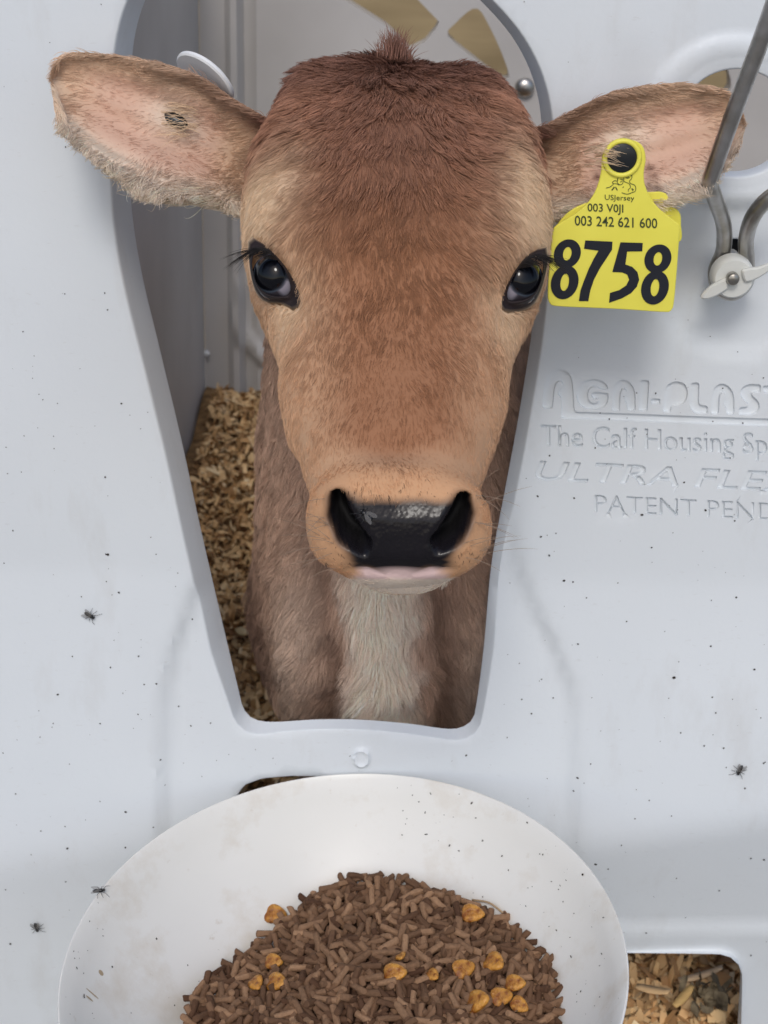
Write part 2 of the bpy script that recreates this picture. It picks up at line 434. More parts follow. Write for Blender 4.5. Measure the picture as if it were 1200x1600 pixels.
panel = mb.build('pen_front_panel', M['panel'], smooth=True, sharp=38)
bm = bmesh.new(); bm.from_mesh(panel.data); bmesh.ops.remove_doubles(bm, verts=bm.verts, dist=2e-5); bm.to_mesh(panel.data); bm.free()
tag(panel, 'white moulded plastic pen front with keyhole head opening and engraved writing', 'pen panel')

# ------------------------------------------------------------------ pen interior
FLOOR, BACKY = 0.085, 1.30
def wall_with_holes(name, lo, hi, hole_loops, plane, value, thick, step=.1, mtl=None, hfun=None):
    """flat moulded wall in the x-z plane at Y=value with cut-outs"""
    pts = [(lo[0], lo[1]), (hi[0], lo[1]), (hi[0], hi[1]), (lo[0], hi[1])]; ed = [(0, 1), (1, 2), (2, 3), (3, 0)]
    for L in hole_loops:
        k = len(pts); n = len(L); pts += [tuple(q) for q in L]; ed += [(k + i, k + (i + 1) % n) for i in range(n)]
    G = np.array([(x, z) for x in np.arange(lo[0] + step, hi[0] - .3 * step, step) for z in np.arange(lo[1] + step, hi[1] - .3 * step, step)]); kp = np.ones(len(G), bool)
    for L in hole_loops: kp &= ~in_poly(G, offset_loop(L, .006))
    pts += [tuple(q) for q in G[kp]]
    v, e, f, *_ = delaunay_2d_cdt([Vector(p) for p in pts], ed, [], 0, 1e-6)
    V2 = np.array([(q.x, q.y) for q in v]); F = np.array([t for t in f if len(t) == 3]); c = V2[F].mean(1)
    ok = np.ones(len(F), bool)
    for L in hole_loops: ok &= ~in_poly(c, L)
    F = F[ok]; hv = hfun(V2) if hfun else np.zeros(len(V2))
    V3 = np.stack([V2[:, 0], value - hv, V2[:, 1]], -1)
    a, b, c = V3[F[:, 0]], V3[F[:, 1]], V3[F[:, 2]]; fl = np.cross(b - a, c - a)[:, 1] > 0; F[fl] = F[fl][:, ::-1]
    w = MB(); w.add(V3, F)
    w.add(V3 + [0, thick, 0] * np.ones((len(V3), 1)), F[:, ::-1])
    for L in hole_loops:
        n = len(L); V = [(q[0], value, q[1]) for q in L] + [(q[0], value + thick, q[1]) for q in L]
        w.add(V, [(i, (i + 1) % n, n + (i + 1) % n, n + i) for i in range(n)])
    return w
VENT = []
def on_back(pts): return np.array([py_(x, y, BACKY)[[0, 2]] for x, y in pts])
VENT.append(on_back(resample([(520, -12), (606, 42), (640, 78), (664, 66), (688, 36), (640, -14), (600, -60), (540, -90), (480, -70)], 40, True)))
VENT.append(on_back(resample(closed_path([(700, 56), (712, 36), (734, 16), (748, 14), (762, 36), (782, 78), (796, 120), (782, 122), (744, 94)], 3), 36, True)))
VENT.append(on_back(resample(closed_path([(1070, 150), (1090, 112), (1130, 100), (1142, 138), (1110, 160)], 3), 30, True)))
for cx, cy in ((0, 0),):
    pass
emb = on_back([(458, 492)])[0]
grv = on_back([(385, 200)])[0][0]
def back_h(V2):
    rr = np.hypot(V2[:, 0] - emb[0], V2[:, 1] - emb[1])
    return .009 * sstep(.016, .004, np.abs(rr - .074)) + .010 * (sstep(.012, .004, np.abs(V2[:, 0] - grv + .014)) - sstep(.010, .003, np.abs(V2[:, 0] - grv)))
CORNER_X = py_(316, 300, BACKY)[0]
w = wall_with_holes('w', (CORNER_X, FLOOR - .05), (.75, .735), VENT, 'y', BACKY, .03, .008, hfun=back_h)
back = w.build('pen_back_wall', M['wall'], smooth=True, sharp=35)
tag(back, 'grey plastic back wall of the pen with triangular vent cut-outs', 'pen wall')
# bolts and drips on the back wall seen by the calf's right-hand horn
for (x, y, rr) in ((820, 137, 15),):
    c = py_(x, y, BACKY - .004); s = rr / FPX * 2.2
    b_ = MB(); b_.ellipsoid(c, [(s, 0, 0), (0, 0, s), (0, -s * .6, 0)], 20, 10)
    b_.build('bolt_head', M['steel'], back)
# left side wall: leans from the back corner to the front
sw = MB(); sw.box((CORNER_X - .03, .03, FLOOR - .06), (CORNER_X, BACKY - .004, .765))
side = sw.build('pen_side_wall', M['wall'], smooth=False)
tag(side, 'plain grey plastic side wall of the pen left of the calf', 'pen wall')
rw = MB(); rw.box((.62, .03, FLOOR - .06), (.65, BACKY - .004, .22))
rside = rw.build('pen_side_wall', M['wall'], smooth=False)
tag(rside, 'grey plastic side wall of the pen right of the calf', 'pen wall')
# gaps of light built as white plastic bolt hole and hook in the corner
st = empty('corner_light_gaps', tuple(py_(322, 580, BACKY - .01)))
tag(st, 'gaps of light at a bolt and a hooked slit in the dark corner seam of the pen', 'fastener')
b_ = MB(); c = py_(323, 552, BACKY - .012); b_.ellipsoid(c, [(.0042, 0, 0), (0, 0, .0045), (0, -.004, 0)], 12, 8); b_.build('bolt', M['white_tag'], st)
b_ = MB(); b_.tube(smooth_path([py_(321, 612, BACKY - .012), py_(326, 616, BACKY - .014), py_(328, 626, BACKY - .012), py_(328, 643, BACKY - .012)], 5), .0022, 8); b_.build('light_slit', M['white_tag'], st)
b_ = MB(); b_.box(tuple(py_(317, 642, BACKY - .004) - [0, 0, 0]), tuple(py_(325, 622, BACKY - .004) + [0, .003, 0])); b_.build('slot_shade', M['dark'], st, smooth=False)  # dark box added for the shade of the slit
# plywood sheet behind the pen
pw = MB(); pw.box((-.9, 1.75, 0), (1.4, 1.768, 1.7))
ply = pw.build('plywood_board', M['ply'], smooth=False); tag(ply, 'tan plywood board standing behind the pen back wall', 'board')

# ---- bedding
nx, ny = 70, 90
gx = np.linspace(CORNER_X + .002, .615, nx); gy = np.linspace(.03, BACKY - .002, ny)
GX, GY = np.meshgrid(gx, gy, indexing='ij')
def bed_z(x, y):
    return FLOOR + .010 * np.sin(x * 13 + 1) * np.sin(y * 11) + .006 * np.sin(x * 37 + y * 29) + .03 * sstep(.9, 1.3, y)
BV = np.stack([GX, GY, bed_z(GX, GY)], -1).reshape(-1, 3)
BF = [(i * ny + j, (i + 1) * ny + j, (i + 1) * ny + j + 1, i * ny + j + 1) for i in range(nx - 1) for j in range(ny - 1)]
bed = mesh_obj('bedding_floor', BV, BF, M['bed']); tag(bed, kind='structure')

def shaving_strip(c, L, W, yaw, pitch_, curl, seg=4, roll=0.0):
    """one curled shaving: a strip of quads"""
    V = []; ca, sa = math.cos(yaw), math.sin(yaw)
    ang = pitch_; p = np.zeros(2); ds = L / seg
    prof = [p.copy()]
    for k in range(seg):
        p = p + ds * np.array([math.cos(ang), math.sin(ang)]); prof.append(p.copy()); ang += curl / seg
    prof = np.array(prof); prof -= prof.mean(0)
    for k, q in enumerate(prof):
        wv = W * (.55 + .45 * math.sin(math.pi * (k + .4) / (seg + .8)))
        for s in (-1, 1):
            lx, ly, lz = q[0], s * wv / 2, q[1] + s * wv / 2 * math.sin(roll)
            V.append((c[0] + lx * ca - ly * sa, c[1] + lx * sa + ly * ca, c[2] + lz))
    return V, [(2 * k, 2 * k + 1, 2 * k + 3, 2 * k + 2) for k in range(seg)]
pal = np.array([lin(c) for c in ((206, 176, 132), (186, 154, 112), (166, 132, 92), (142, 110, 76), (222, 198, 158), (196, 164, 120), (120, 90, 62))])
V, F, T = [], [], []
N1, N2, N3 = 11000, 6000, 2600
for k in range(N1 + N2 + N3):
    if k < N1: x = rng.uniform(CORNER_X + .02, .12); y = rng.uniform(.30, BACKY - .03); sc = .78
    elif k < N1 + N2: x = rng.uniform(.02, .30); y = rng.uniform(.045, .42); sc = .95
    else: x = rng.uniform(CORNER_X + .02, .55); y = rng.uniform(.05, BACKY - .03); sc = 1.1
    L = rng.uniform(.010, .030) * sc; W = rng.uniform(.003, .009) * sc
    z = bed_z(x, y) + rng.uniform(.000, .016)
    v, f = shaving_strip((x, y, z), L, W, rng.uniform(0, 6.28), rng.normal(0, .45), rng.normal(0, 1.6), 4, rng.normal(0, .6))
    kk = len(V); V += v; F += [tuple(i + kk for i in q) for q in f]
    t = pal[rng.choice(7, p=[.2, .22, .2, .12, .1, .12, .04])] * rng.uniform(1.15, 1.55) * (.95 if k < N1 else 1.2); t = t * min(1, .84 / t.max()); T += [t] * len(v)  # floor outside the left part tinted brighter, making up for missing light
shav = mesh_obj('wood_shavings', V, F, M['shav']); tag(shav, 'loose curled wood shavings covering the pen floor', 'bedding', kind='stuff')
at = shav.data.attributes.new('tint', 'FLOAT_COLOR', 'POINT'); at.data.foreach_set('color', np.c_[np.array(T), np.ones(len(T))].astype(np.float32).ravel())
def big_shaving(name, xy, L, W, yaw, curl, rgb, label, zoff=.024, seg=8):
    c = pz_(xy[0], xy[1], FLOOR + zoff); v, f = shaving_strip(c, L, W, yaw, .1, curl, seg, .1)
    n = len(v); v2 = v + [(q[0], q[1], q[2] - .0012) for q in v]; f2 = f + [tuple(i + n for i in q[::-1]) for q in f]
    for k in range(seg): f2 += [(2 * k, 2 * k + 2, n + 2 * k + 2, n + 2 * k), (2 * k + 1, n + 2 * k + 1, n + 2 * k + 3, 2 * k + 3)]
    f2 += [(0, n, n + 1, 1), (2 * seg, 2 * seg + 1, n + 2 * seg + 1, n + 2 * seg)]
    mt, _, _ = mat(name + '_wood', lin(rgb), .7, .2); noise_mix(mt, tuple(q * .85 for q in lin(rgb)), lin(rgb), 90, stretch=(1, 6, 1))
    o = mesh_obj(name, v2, f2, mt); tag(o, label, 'wood shaving', 'single shavings on the bedding'); return o
big_shaving('wood_shaving', (379, 986), .026, .011, -1.1, .3, (228, 206, 160), 'flat pale wood chip lying left of the calf\'s chest')
big_shaving('wood_shaving', (1095, 1522), .034, .0060, .1, .5, (226, 196, 160), 'long pinkish rolled shaving near the top of the lower right cut-out', .022)
big_shaving('wood_shaving', (1020, 1545), .026, .0075, -.5, .3, (222, 186, 140), 'broad tan shaving just right of the bowl rim', .024)
big_shaving('wood_shaving', (1068, 1556), .022, .0065, .8, .4, (212, 176, 116), 'yellowish curled shaving in the middle of the lower right cut-out', .026)
dg_ = MB(); c = pz_(1108, 1560, FLOOR + .022)
for k in range(26):
    q = c + np.array([rng.normal(0, .008), rng.normal(0, .008), rng.uniform(-.004, .008)])
    v_, f_ = shaving_strip(q, rng.uniform(.008, .022), rng.uniform(.003, .008), rng.uniform(0, 6.28), rng.normal(0, .6), rng.normal(0, 1.8), 5, rng.normal(0, .8)); dg_.add(v_, f_)
mt, _, _ = mat('soiled_clump', (.07, .06, .035), .8, .2); noise_mix(mt, (.06, .045, .028), (.24, .19, .12), 120, bump=.6)
clump = dg_.build('soiled_clump', mt); tag(clump, 'dark olive soiled clump among the shavings in the lower right cut-out', 'clump')

# ------------------------------------------------------------------ the calf
PHI = R(30)
a_ = -u_ * math.cos(PHI) - d_ * math.sin(PHI)         # poll to nose
n_ = -d_ * math.cos(PHI) + u_ * math.sin(PHI)         # out of the face
P0 = px(621, 75, .82)
calf = empty('calf', (0.01, .45, FLOOR))
tag(calf, 'light brown calf with dark nose looking out through the pen opening', 'calf')
def H(T, X, N): return P0 + np.asarray(T)[..., None] * a_ + np.asarray(X)[..., None] * r_ + np.asarray(N)[..., None] * n_

#        T     W     Nt    NW    Nb    p
stn = np.array([
 (-.040, .014, -.085, -.092, -.100, 2.0),
 (-.034, .030, -.068, -.086, -.108, 2.0),
 (-.024, .041, -.047, -.077, -.112, 2.2),
 (-.010, .0500, -.025, -.066, -.114, 3.2),
 (.004, .0545, -.0100, -.056, -.116, 3.5),
 (.020, .0600, .000, -.048, -.118, 3.4),
 (.035, .0650, .006, -.043, -.120, 3.1),
 (.050, .0700, .0085, -.040, -.122, 2.6),
 (.080, .0725, .010, -.038, -.123, 2.5),
 (.102, .0720, .008, -.038, -.123, 2.4),
 (.122, .0690, .005, -.041, -.122, 2.3),
 (.150, .0615, .002, -.043, -.117, 2.3),
 (.180, .0548, .000, -.041, -.106, 2.3),
 (.208, .0465, -.001, -.037, -.090, 2.3),
 (.228, .0405, -.001, -.034, -.078, 2.4),
 (.242, .0366, -.001, -.032, -.070, 2.6),
 (.254, .0368, -.003, -.031, -.064, 2.7),
 (.263, .0358, -.007, -.031, -.059, 2.7),
 (.270, .0325, -.012, -.031, -.054, 2.6),
 (.2745, .0255, -.017, -.031, -.048, 2.4),
 (.2770, .0160, -.022, -.030, -.041, 2.2),
 (.2782, .0060, -.027, -.030, -.034, 2.0)])
NT, NA = 150, 128
ts = np.r_[np.linspace(stn[0, 0], .215, 90), np.linspace(.2165, stn[-1, 0], 60)]
# monotone-ish smooth interpolation of the station table
def interp(col_):
    x, y = stn[:, 0], stn[:, col_]
    m_ = np.gradient(y, x); i = np.clip(np.searchsorted(x, ts) - 1, 0, len(x) - 2)
    h_ = x[i + 1] - x[i]; t = (ts - x[i]) / h_
    v = (2 * t**3 - 3 * t**2 + 1) * y[i] + (t**3 - 2 * t**2 + t) * h_ * m_[i] + (-2 * t**3 + 3 * t**2) * y[i + 1] + (t**3 - t**2) * h_ * m_[i + 1]
    l = np.interp(ts, x, y); return .7 * v + .3 * l
Wt, Ntp, Nw, Nbt, pp = (interp(k) for k in (1, 2, 3, 4, 5))
th = np.linspace(0, 2 * math.pi, NA, endpoint=False)
ct, snn = np.cos(th)[None], np.sin(th)[None]
e = (2 / pp)[:, None]
HX = Wt[:, None] * np.sign(ct) * np.abs(ct) ** e
up = np.abs(snn) ** e
HN = np.where(snn >= 0, Nw[:, None] + (Ntp - Nw)[:, None] * up, Nw[:, None] - (Nw - Nbt)[:, None] * np.abs(snn) ** (2 / 2.2))
HT = np.repeat(ts[:, None], NA, 1)
# the underside of the jaw narrows
low = np.clip((Nw[:, None] - HN) / (Nw - Nbt)[:, None], 0, 1)
HX = HX * (1 - .38 * low ** 1.2 * sstep(-.02, .03, HT))
HX = np.where(HX > 0, HX * (1 - .095 * sstep(.13, .185, HT) * sstep(.256, .236, HT)), HX)      # the head is turned a little
T0, X0, N0 = HT.ravel(), HX.ravel(), HN.ravel()
HVp = H(T0, X0, N0)
HF = [(i * NA + j, i * NA + (j + 1) % NA, (i + 1) * NA + (j + 1) % NA, (i + 1) * NA + j) for i in range(NT - 1) for j in range(NA)]
HF += [tuple(range(NA))[::-1], tuple((NT - 1) * NA + j for j in range(NA))]
def vnormals(V, F):
    N = np.zeros_like(V); Q = np.array([f for f in F if len(f) == 4])
    if len(Q):
        nn = np.cross(V[Q[:, 2]] - V[Q[:, 0]], V[Q[:, 3]] - V[Q[:, 1]])
        for k in range(4): np.add.at(N, Q[:, k], nn)
    Tr = np.array([f for f in F if len(f) == 3])
    if len(Tr):
        nn = np.cross(V[Tr[:, 1]] - V[Tr[:, 0]], V[Tr[:, 2]] - V[Tr[:, 0]])
        for k in range(3): np.add.at(N, Tr[:, k], nn)
    return N / (np.linalg.norm(N, axis=1)[:, None] + 1e-15)
Nv = vnormals(HVp, HF)
if Nv[NA * 40 + NA // 4] @ n_ < 0: HF = [f[::-1] for f in HF]; Nv = -Nv
aX = np.abs(X0); front = sstep(-.075, -.04, N0)
disp = np.zeros(len(T0))
disp += .0050 * gauss(T0 - .088, .026) * gauss(aX - .060, .016) * sstep(-.05, -.02, N0)       # brow
disp -= .0040 * gauss(T0 - .155, .024) * gauss(aX - .050, .014) * front                       # hollow in front of the eye
disp += .0030 * gauss(T0 - .185, .030) * gauss(aX - .046, .010) * front                       # cheek ridge
disp -= .0045 * gauss(T0 - .231, .009) * gauss(aX, .034) * sstep(-.03, -.01, N0)              # dip above the muzzle
disp += .0035 * gauss(T0 - .250, .010) * gauss(aX - .022, .02) * sstep(-.03, -.008, N0)
disp += .0030 * gauss(T0 - .255, .014) * gauss(N0 + .030, .016)                               # muzzle wings
disp -= .0030 * gauss(T0 - .04, .03) * gauss(aX - .028, .012) * sstep(-.03, 0, N0)
disp += .0040 * gauss(T0 - .008, .016) * gauss(aX - .042, .012) + .0030 * gauss(T0 - .002, .012) * gauss(X0 + .012, .010)
disp += .0015 * gauss(T0 - .0, .03) * gauss(aX, .03) * sstep(-.03, 0, N0)                     # poll
def lown(P, f, k):
    r0 = np.random.default_rng(k); out = 0
    for i in range(5):
        w_ = r0.normal(size=3); w_ = w_ / np.linalg.norm(w_) * f * r0.uniform(.6, 1.6); out = out + np.sin(P @ w_ + r0.uniform(0, 6.28))
    return out / 2.2
disp += .0007 * lown(HVp, 70, 31) + .0004 * lown(HVp, 190, 32)          # no skull is quite symmetrical
HV0 = HVp + disp[:, None] * Nv
# ---- nostrils: comma-shaped pits, given by their axes on the muzzle (photo pixels)
pj = proj(HV0); pjn = pj.copy()
facing = (Nv @ (-d_)) > -.15
near = (pj[:, 2] < .77)
def seg_dist(p, a, b):
    a, b = np.array(a, float), np.array(b, float); ab = b - a
    t = np.clip(((p - a) @ ab) / (ab @ ab), 0, 1); return np.linalg.norm(p - a - t[:, None] * ab, axis=1), t
nost_pts = {-1: [(528, 778), (532, 806), (548, 836), (566, 852)], 1: [(724, 782), (720, 806), (704, 836), (688, 848)]}
nost_r = [14, 21, 23, 17]
nost = np.zeros(len(T0)); nd = np.full(len(T0), 99.0)
for s, pl_ in nost_pts.items():
    best = np.full(len(T0), 1e9)
    for k in range(3):
        q, t = seg_dist(pj[:, :2], pl_[k], pl_[k + 1]); rr = nost_r[k] * (1 - t) + nost_r[k + 1] * t
        best = np.minimum(best, q / rr)
    nd = np.minimum(nd, best)
msk = facing & near
pit = sstep(1.05, .12, nd) * msk
HV0 = HV0 - pit[:, None] * .016 * (n_ * .55 + a_ * .8)
rimb = gauss(nd - 1.25, .28) * msk
HV0 = HV0 + rimb[:, None] * .0007 * Nv
ridge = gauss(pjn[:, 1] - 810, 13) * sstep(86, 60, np.abs(pjn[:, 0] - 627)) * msk
hollow = gauss(pjn[:, 1] - 850, 18) * sstep(70, 40, np.abs(pjn[:, 0] - 627)) * msk
HV0 = HV0 + (ridge * .0007 - hollow * .0006)[:, None] * (n_ * .4 + a_ * .9)
# mouth line
mq = gauss(pj[:, 1] - 893 - .0008 * (pj[:, 0] - 627) ** 2 * 0, 5) * sstep(95, 70, np.abs(pj[:, 0] - 627)) * msk
HV0 = HV0 - mq[:, None] * .002 * Nv
head_bvh = BVHTree.FromPolygons([tuple(v) for v in HV0], HF)
def face_D(x, y, default=None):
    v = px(x, y, 1.0) - CAM
    loc, nor, idx, dist = head_bvh.ray_cast(Vector(CAM), Vector(v).normalized())
    if loc is None: return default
    return float((np.array(loc) - CAM) @ d_)

# ---- eye geometry: lid and aperture outlines in photo pixels
eyeL_out = [(393, 373), (411, 381), (430, 398), (446, 417), (458, 436), (466, 453), (469, 470), (462, 484), (450, 478), (437, 473), (422, 472), (409, 466), (399, 452), (393, 432), (390, 410), (389, 388)]
eyeL_ap = [(400, 396), (412, 391), (424, 397), (435, 409), (444, 422), (450, 438), (451, 450), (445, 459), (431, 461), (414, 455), (402, 442), (396, 424), (395, 408)]
eyeR_out = [(852, 386), (838, 391), (822, 401), (808, 418), (797, 436), (788, 456), (783, 474), (787, 484), (799, 486), (814, 484), (828, 478), (838, 467), (846, 450), (851, 432), (855, 410)]
eyeR_ap = [(842, 401), (831, 402), (820, 411), (808, 424), (799, 440), (794, 455), (796, 466), (806, 467), (820, 465), (833, 458), (842, 444), (847, 426), (847, 410)]
EYES = {-1: dict(out=eyeL_out, ap=eyeL_ap, c=(434, 431), iris=(419, 426)), 1: dict(out=eyeR_out, ap=eyeR_ap, c=(809, 438), iris=(824, 432))}
RE = .0118
for s, E in EYES.items():
    c = np.array(E['c'], float)
    fd = face_D(c[0] - s * 14, c[1], .775)
    E['Dc'] = fd + .0055; E['C3'] = px(c[0], c[1], E['Dc'])
    def polar(poly, n=44):
        L = resample(closed_path(poly, 5), 300, True); ang = np.arctan2(L[:, 1] - c[1], L[:, 0] - c[0]); rad = np.hypot(L[:, 0] - c[0], L[:, 1] - c[1])
        o = np.argsort(ang); ang, rad = ang[o], rad[o]; q = np.linspace(-math.pi, math.pi, n, endpoint=False)
        rr = np.interp(q, np.r_[ang - 2 * math.pi, ang, ang + 2 * math.pi], np.r_[rad, rad, rad])
        return np.stack([c[0] + rr * np.cos(q), c[1] + rr * np.sin(q)], -1)
    A, O = polar(E['ap']), polar(E['out']); n = len(A); A = A + (O - A) * .16
    def sphD(p, Rr):
        sc = FPX / E['Dc']; r2 = ((p - c) ** 2).sum(1) / sc ** 2
        return E['Dc'] - np.sqrt(np.maximum(Rr ** 2 - r2, 1e-8))
    fD = np.array([face_D(*(c + (q - c) * .98), np.nan) for q in O])
    fD = np.where(np.isnan(fD), E['Dc'] + .004, fD)
    fD = np.minimum(fD, E['Dc'] + .006)
    fD = (np.roll(fD, 1) + fD + np.roll(fD, -1)) / 3
    rings = []
    for t, kind in ((-.02, 0), (.02, 1), (.16, 2), (.34, 3), (.55, 4), (.78, 5), (1.0, 6), (1.22, 7)):
        p = A + (O - A) * t
        sD0, sD1 = sphD(p, RE + .0002), sphD(p, RE + .0019)
        if kind == 0: D = sD0 + .0006
        elif kind == 1: D = sphD(p, RE + .0010)
        elif kind == 2: D = sD1
        else:
            w_ = sstep(.16, 1.0, t); D = np.minimum(sD1, fD + .004) * (1 - w_) + (fD - .0012 + (.005 if kind == 7 else 0)) * w_
        rings.append(np.array([px(q[0], q[1], dd) for q, dd in zip(p, D)]))
    LV = np.vstack(rings); LF = [(k * n + i, k * n + (i + 1) % n, (k + 1) * n + (i + 1) % n, (k + 1) * n + i) for k in range(len(rings) - 1) for i in range(n)]
    nn = vnormals(LV, LF)
    if nn[3 * n + 5] @ (-d_) < 0: LF = [f[::-1] for f in LF]
    E['LV'], E['LF'], E['Opoly'], E['n'], E['nr'] = LV, LF, O, n, len(rings)
    ins = in_poly(pj[:, :2], c + (O - c) * 1.0) & ((Nv @ (-d_)) > -.2)
    # sink the skull behind the lids so that the eyeball sits in a socket
    q = (pj[:, :2] - c); ang = np.arctan2(q[:, 1], q[:, 0]); rO = np.interp(ang, np.linspace(-math.pi, math.pi, n + 1), np.r_[np.hypot(*(O - c).T), np.hypot(*(O[0] - c))])
    ratio = np.hypot(q[:, 0], q[:, 1]) / rO
    sel = (np.linalg.norm(HV0 - E['C3'], axis=1) < .034)
    sink = sstep(1.05, .80, ratio) * sel
    HV0 = HV0 + (sink * .016)[:, None] * d_
    E['ratio'] = np.where(sel, ratio, 9)

# ---- coat of the head
C = {k: np.array(lin(v)) for k, v in dict(crown=(134, 97, 83), fore=(172, 126, 102), mid=(158, 112, 82), cheek=(206, 166, 132), cream=(220, 192, 160), muzzle=(204, 158, 120),
     black=(26, 24, 28), lip=(228, 198, 194), neck=(204, 170, 148), dark=(128, 100, 87), blaze=(250, 232, 214), pink=(214, 174, 156), earfur=(214, 182, 154), eartop=(164, 130, 110), lid=(40, 32, 34), fringe=(242, 226, 206), scab=(84, 44, 42)).items()}
def mixc(a, b, t): t = np.asarray(t)[..., None]; return a * (1 - t) + b * t
T1, X1, N1_ = T0 + .004 * lown(HV0, 110, 41), np.abs(X0 + .0022 * lown(HV0, 90, 42)), N0
colr = np.repeat(C['fore'][None], len(T0), 0)
colr = mixc(colr, C['mid'], sstep(.05, .14, T1))
colr = mixc(colr, C['cheek'], sstep(.018, .052, X1 - .0 + .10 * (T1 - .18)) * sstep(.09, .15, T1))
colr = mixc(colr, C['cheek'], .6 * sstep(.222, .238, T1))
colr = mixc(colr, C['crown'], sstep(.055, .008, T1 + .25 * X1))
colr = mixc(colr, C['crown'], .25 * gauss(X1, .014) * sstep(.13, .05, T1))
colr = mixc(colr, C['cream'], np.clip(1.15 * gauss(T1 - .092, .030) * gauss(X1 - .062, .017), 0, 1))      # pale ring round the eyes
colr = mixc(colr, C['cream'], .8 * gauss(T1 - .150, .016) * gauss(X1 - .052, .012))
colr = mixc(colr, C['muzzle'], sstep(.231, .247, T1))
colr = mixc(colr, C['neck'], sstep(-.06, -.09, N0) * sstep(.22, .18, T1))
pj = proj(HV0)
nose_poly = [(512, 772), (530, 764), (548, 772), (565, 783), (590, 780), (615, 784), (630, 782), (655, 778), (690, 786), (708, 776), (722, 769), (738, 782), (740, 806), (732, 832), (716, 850), (702, 864), (696, 891), (640, 894), (560, 892), (550, 869), (540, 848), (524, 826), (513, 800)]
nose = (in_poly(pjn[:, :2], closed_path(nose_poly, 4)) | (nd < 1.12)) & facing & near
nosef = nose.astype(float)
for _ in range(4):
    g_ = nosef.reshape(NT, NA); g_ = (g_ * 2 + np.roll(g_, 1, 1) + np.roll(g_, -1, 1)) / 4; g_[1:-1] = (g_[1:-1] * 2 + g_[2:] + g_[:-2]) / 4; nosef = g_.ravel()
nosef = np.maximum(nosef, pit)
colr = mixc(colr, C['black'], np.clip(nosef * 1.3 - .15, 0, 1))
rs = np.random.default_rng(5); FRECK = []
for k in range(110):
    if k < 60: fx, fy = 628 + rs.normal(0, 66), 780 - abs(rs.normal(0, 14))
    elif k < 85: fx, fy = 540 - abs(rs.normal(0, 12)) + rs.normal(0, 8), 862 + rs.normal(0, 14)
    else: fx, fy = 714 + abs(rs.normal(0, 12)) + rs.normal(0, 8), 862 + rs.normal(0, 14)
    FRECK.append((fx, fy, rs.uniform(2.0, 3.6)))
lipm = sstep(888, 892, pjn[:, 1]) * sstep(907, 901, pjn[:, 1]) * sstep(76, 60, np.abs(pjn[:, 0] - 627)) * facing * near * (1 - nosef)
colr = mixc(colr, C['blaze'] * .85, sstep(900, 906, pjn[:, 1]) * sstep(96, 78, np.abs(pjn[:, 0] - 627)) * near * sstep(.2, .235, T1))
colr = mixc(colr, C['lip'], np.clip(lipm * 1.4, 0, 1))
colr = mixc(colr, C['black'] * .8, np.clip(1.5 * gauss(pjn[:, 1] - 880, 10) * sstep(893, 889, pjn[:, 1]) * sstep(82, 64, np.abs(pjn[:, 0] - 627)) * facing * near, 0, 1))
hlen = np.interp(T1, [-.03, .0, .05, .10, .15, .20, .235, .26], [.0085, .0095, .0105, .0082, .0054, .0040, .0031, .0023])
hlen = hlen * (1 - .35 * sstep(.045, .065, X1) * sstep(.06, .09, T1)) * (1 - .35 * gauss(T1 - .09, .03) * gauss(X1 - .06, .02))
hdens = np.ones(len(T0)) * (1 - sstep(876, 882, pjn[:, 1]) * sstep(908, 902, pjn[:, 1]) * sstep(84, 70, np.abs(pjn[:, 0] - 627)) * facing * near) * (1 - sstep(.1, .5, nosef)) * (1 - np.clip(lipm * 1.5, 0, 1))
for s, E in EYES.items(): hdens *= sstep(.97, 1.1, E['ratio'])
lift = np.interp(T1, [-.03, .03, .10, .2, .26], [.55, .45, .36, .26, .24])
fan = np.clip((X0 + .002 * lown(HV0, 90, 43)) / .06, -1.3, 1.3) * np.interp(T1, [-.03, .02, .10, .14, .25], [1.1, 1.5, 1.25, .6, .42])
hdir = a_[None] * np.interp(T1, [-.04, -.01, .03, .2], [-.6, .5, 1, 1])[:, None] + r_[None] * fan[:, None] - n_[None] * (.5 * sstep(.03, .06, X1))[:, None]
parts_V, parts_F, parts_c, parts_l, parts_d, parts_dir, parts_lift, parts_wet = [], [], [], [], [], [], [], []
def add_part(V, F, c, l, dn, dr, lf, wet):
    k = sum(len(v) for v in parts_V); n = len(V)
    parts_V.append(np.asarray(V)); parts_F.extend([tuple(int(i) + k for i in f) for f in F])
    b = lambda q, w: np.broadcast_to(np.asarray(q, float), (n, w) if w else (n,))
    parts_c.append(b(c, 3)); parts_l.append(b(l, 0)); parts_d.append(b(dn, 0)); parts_dir.append(b(dr, 3)); parts_lift.append(b(lf, 0)); parts_wet.append(b(wet, 0))
colr = mixc(colr, C['black'] * .22, sstep(.35, .8, pit))  # pits painted near black, standing in for the shade of deep nostrils
add_part(HV0, HF, colr, hlen, hdens, hdir, lift, nosef * (1 - .95 * sstep(.25, .6, pit)))
# lids
for s, E in EYES.items():
    rr = np.repeat(np.arange(E['nr']), E['n'])
    cc = mixc(np.repeat(C['lid'][None], len(rr), 0), C['cream'] * .8, sstep(5.6, 7, rr.astype(float)))
    add_part(E['LV'], E['LF'], cc, .004, 0.0, a_, .3, .25 * (rr < 4))
# chin and lower lip
mbx = MB(); mbx.ellipsoid(px(627, 892, .735), [r_ * .0215, -u_ * .0105, -d_ * .016], 40, 24)
CV = np.array(mbx.V); pc = proj(CV)
lp = sstep(907, 902, pc[:, 1]) * sstep(62, 50, np.abs(pc[:, 0] - 627) )
add_part(CV, mbx.F, mixc(np.repeat(C['blaze'][None] * .95, len(CV), 0), C['lip'], lp), .006, 1 - lp, a_ * .6 - n_ * .5 + r_ * 0, .3, lp * .5)

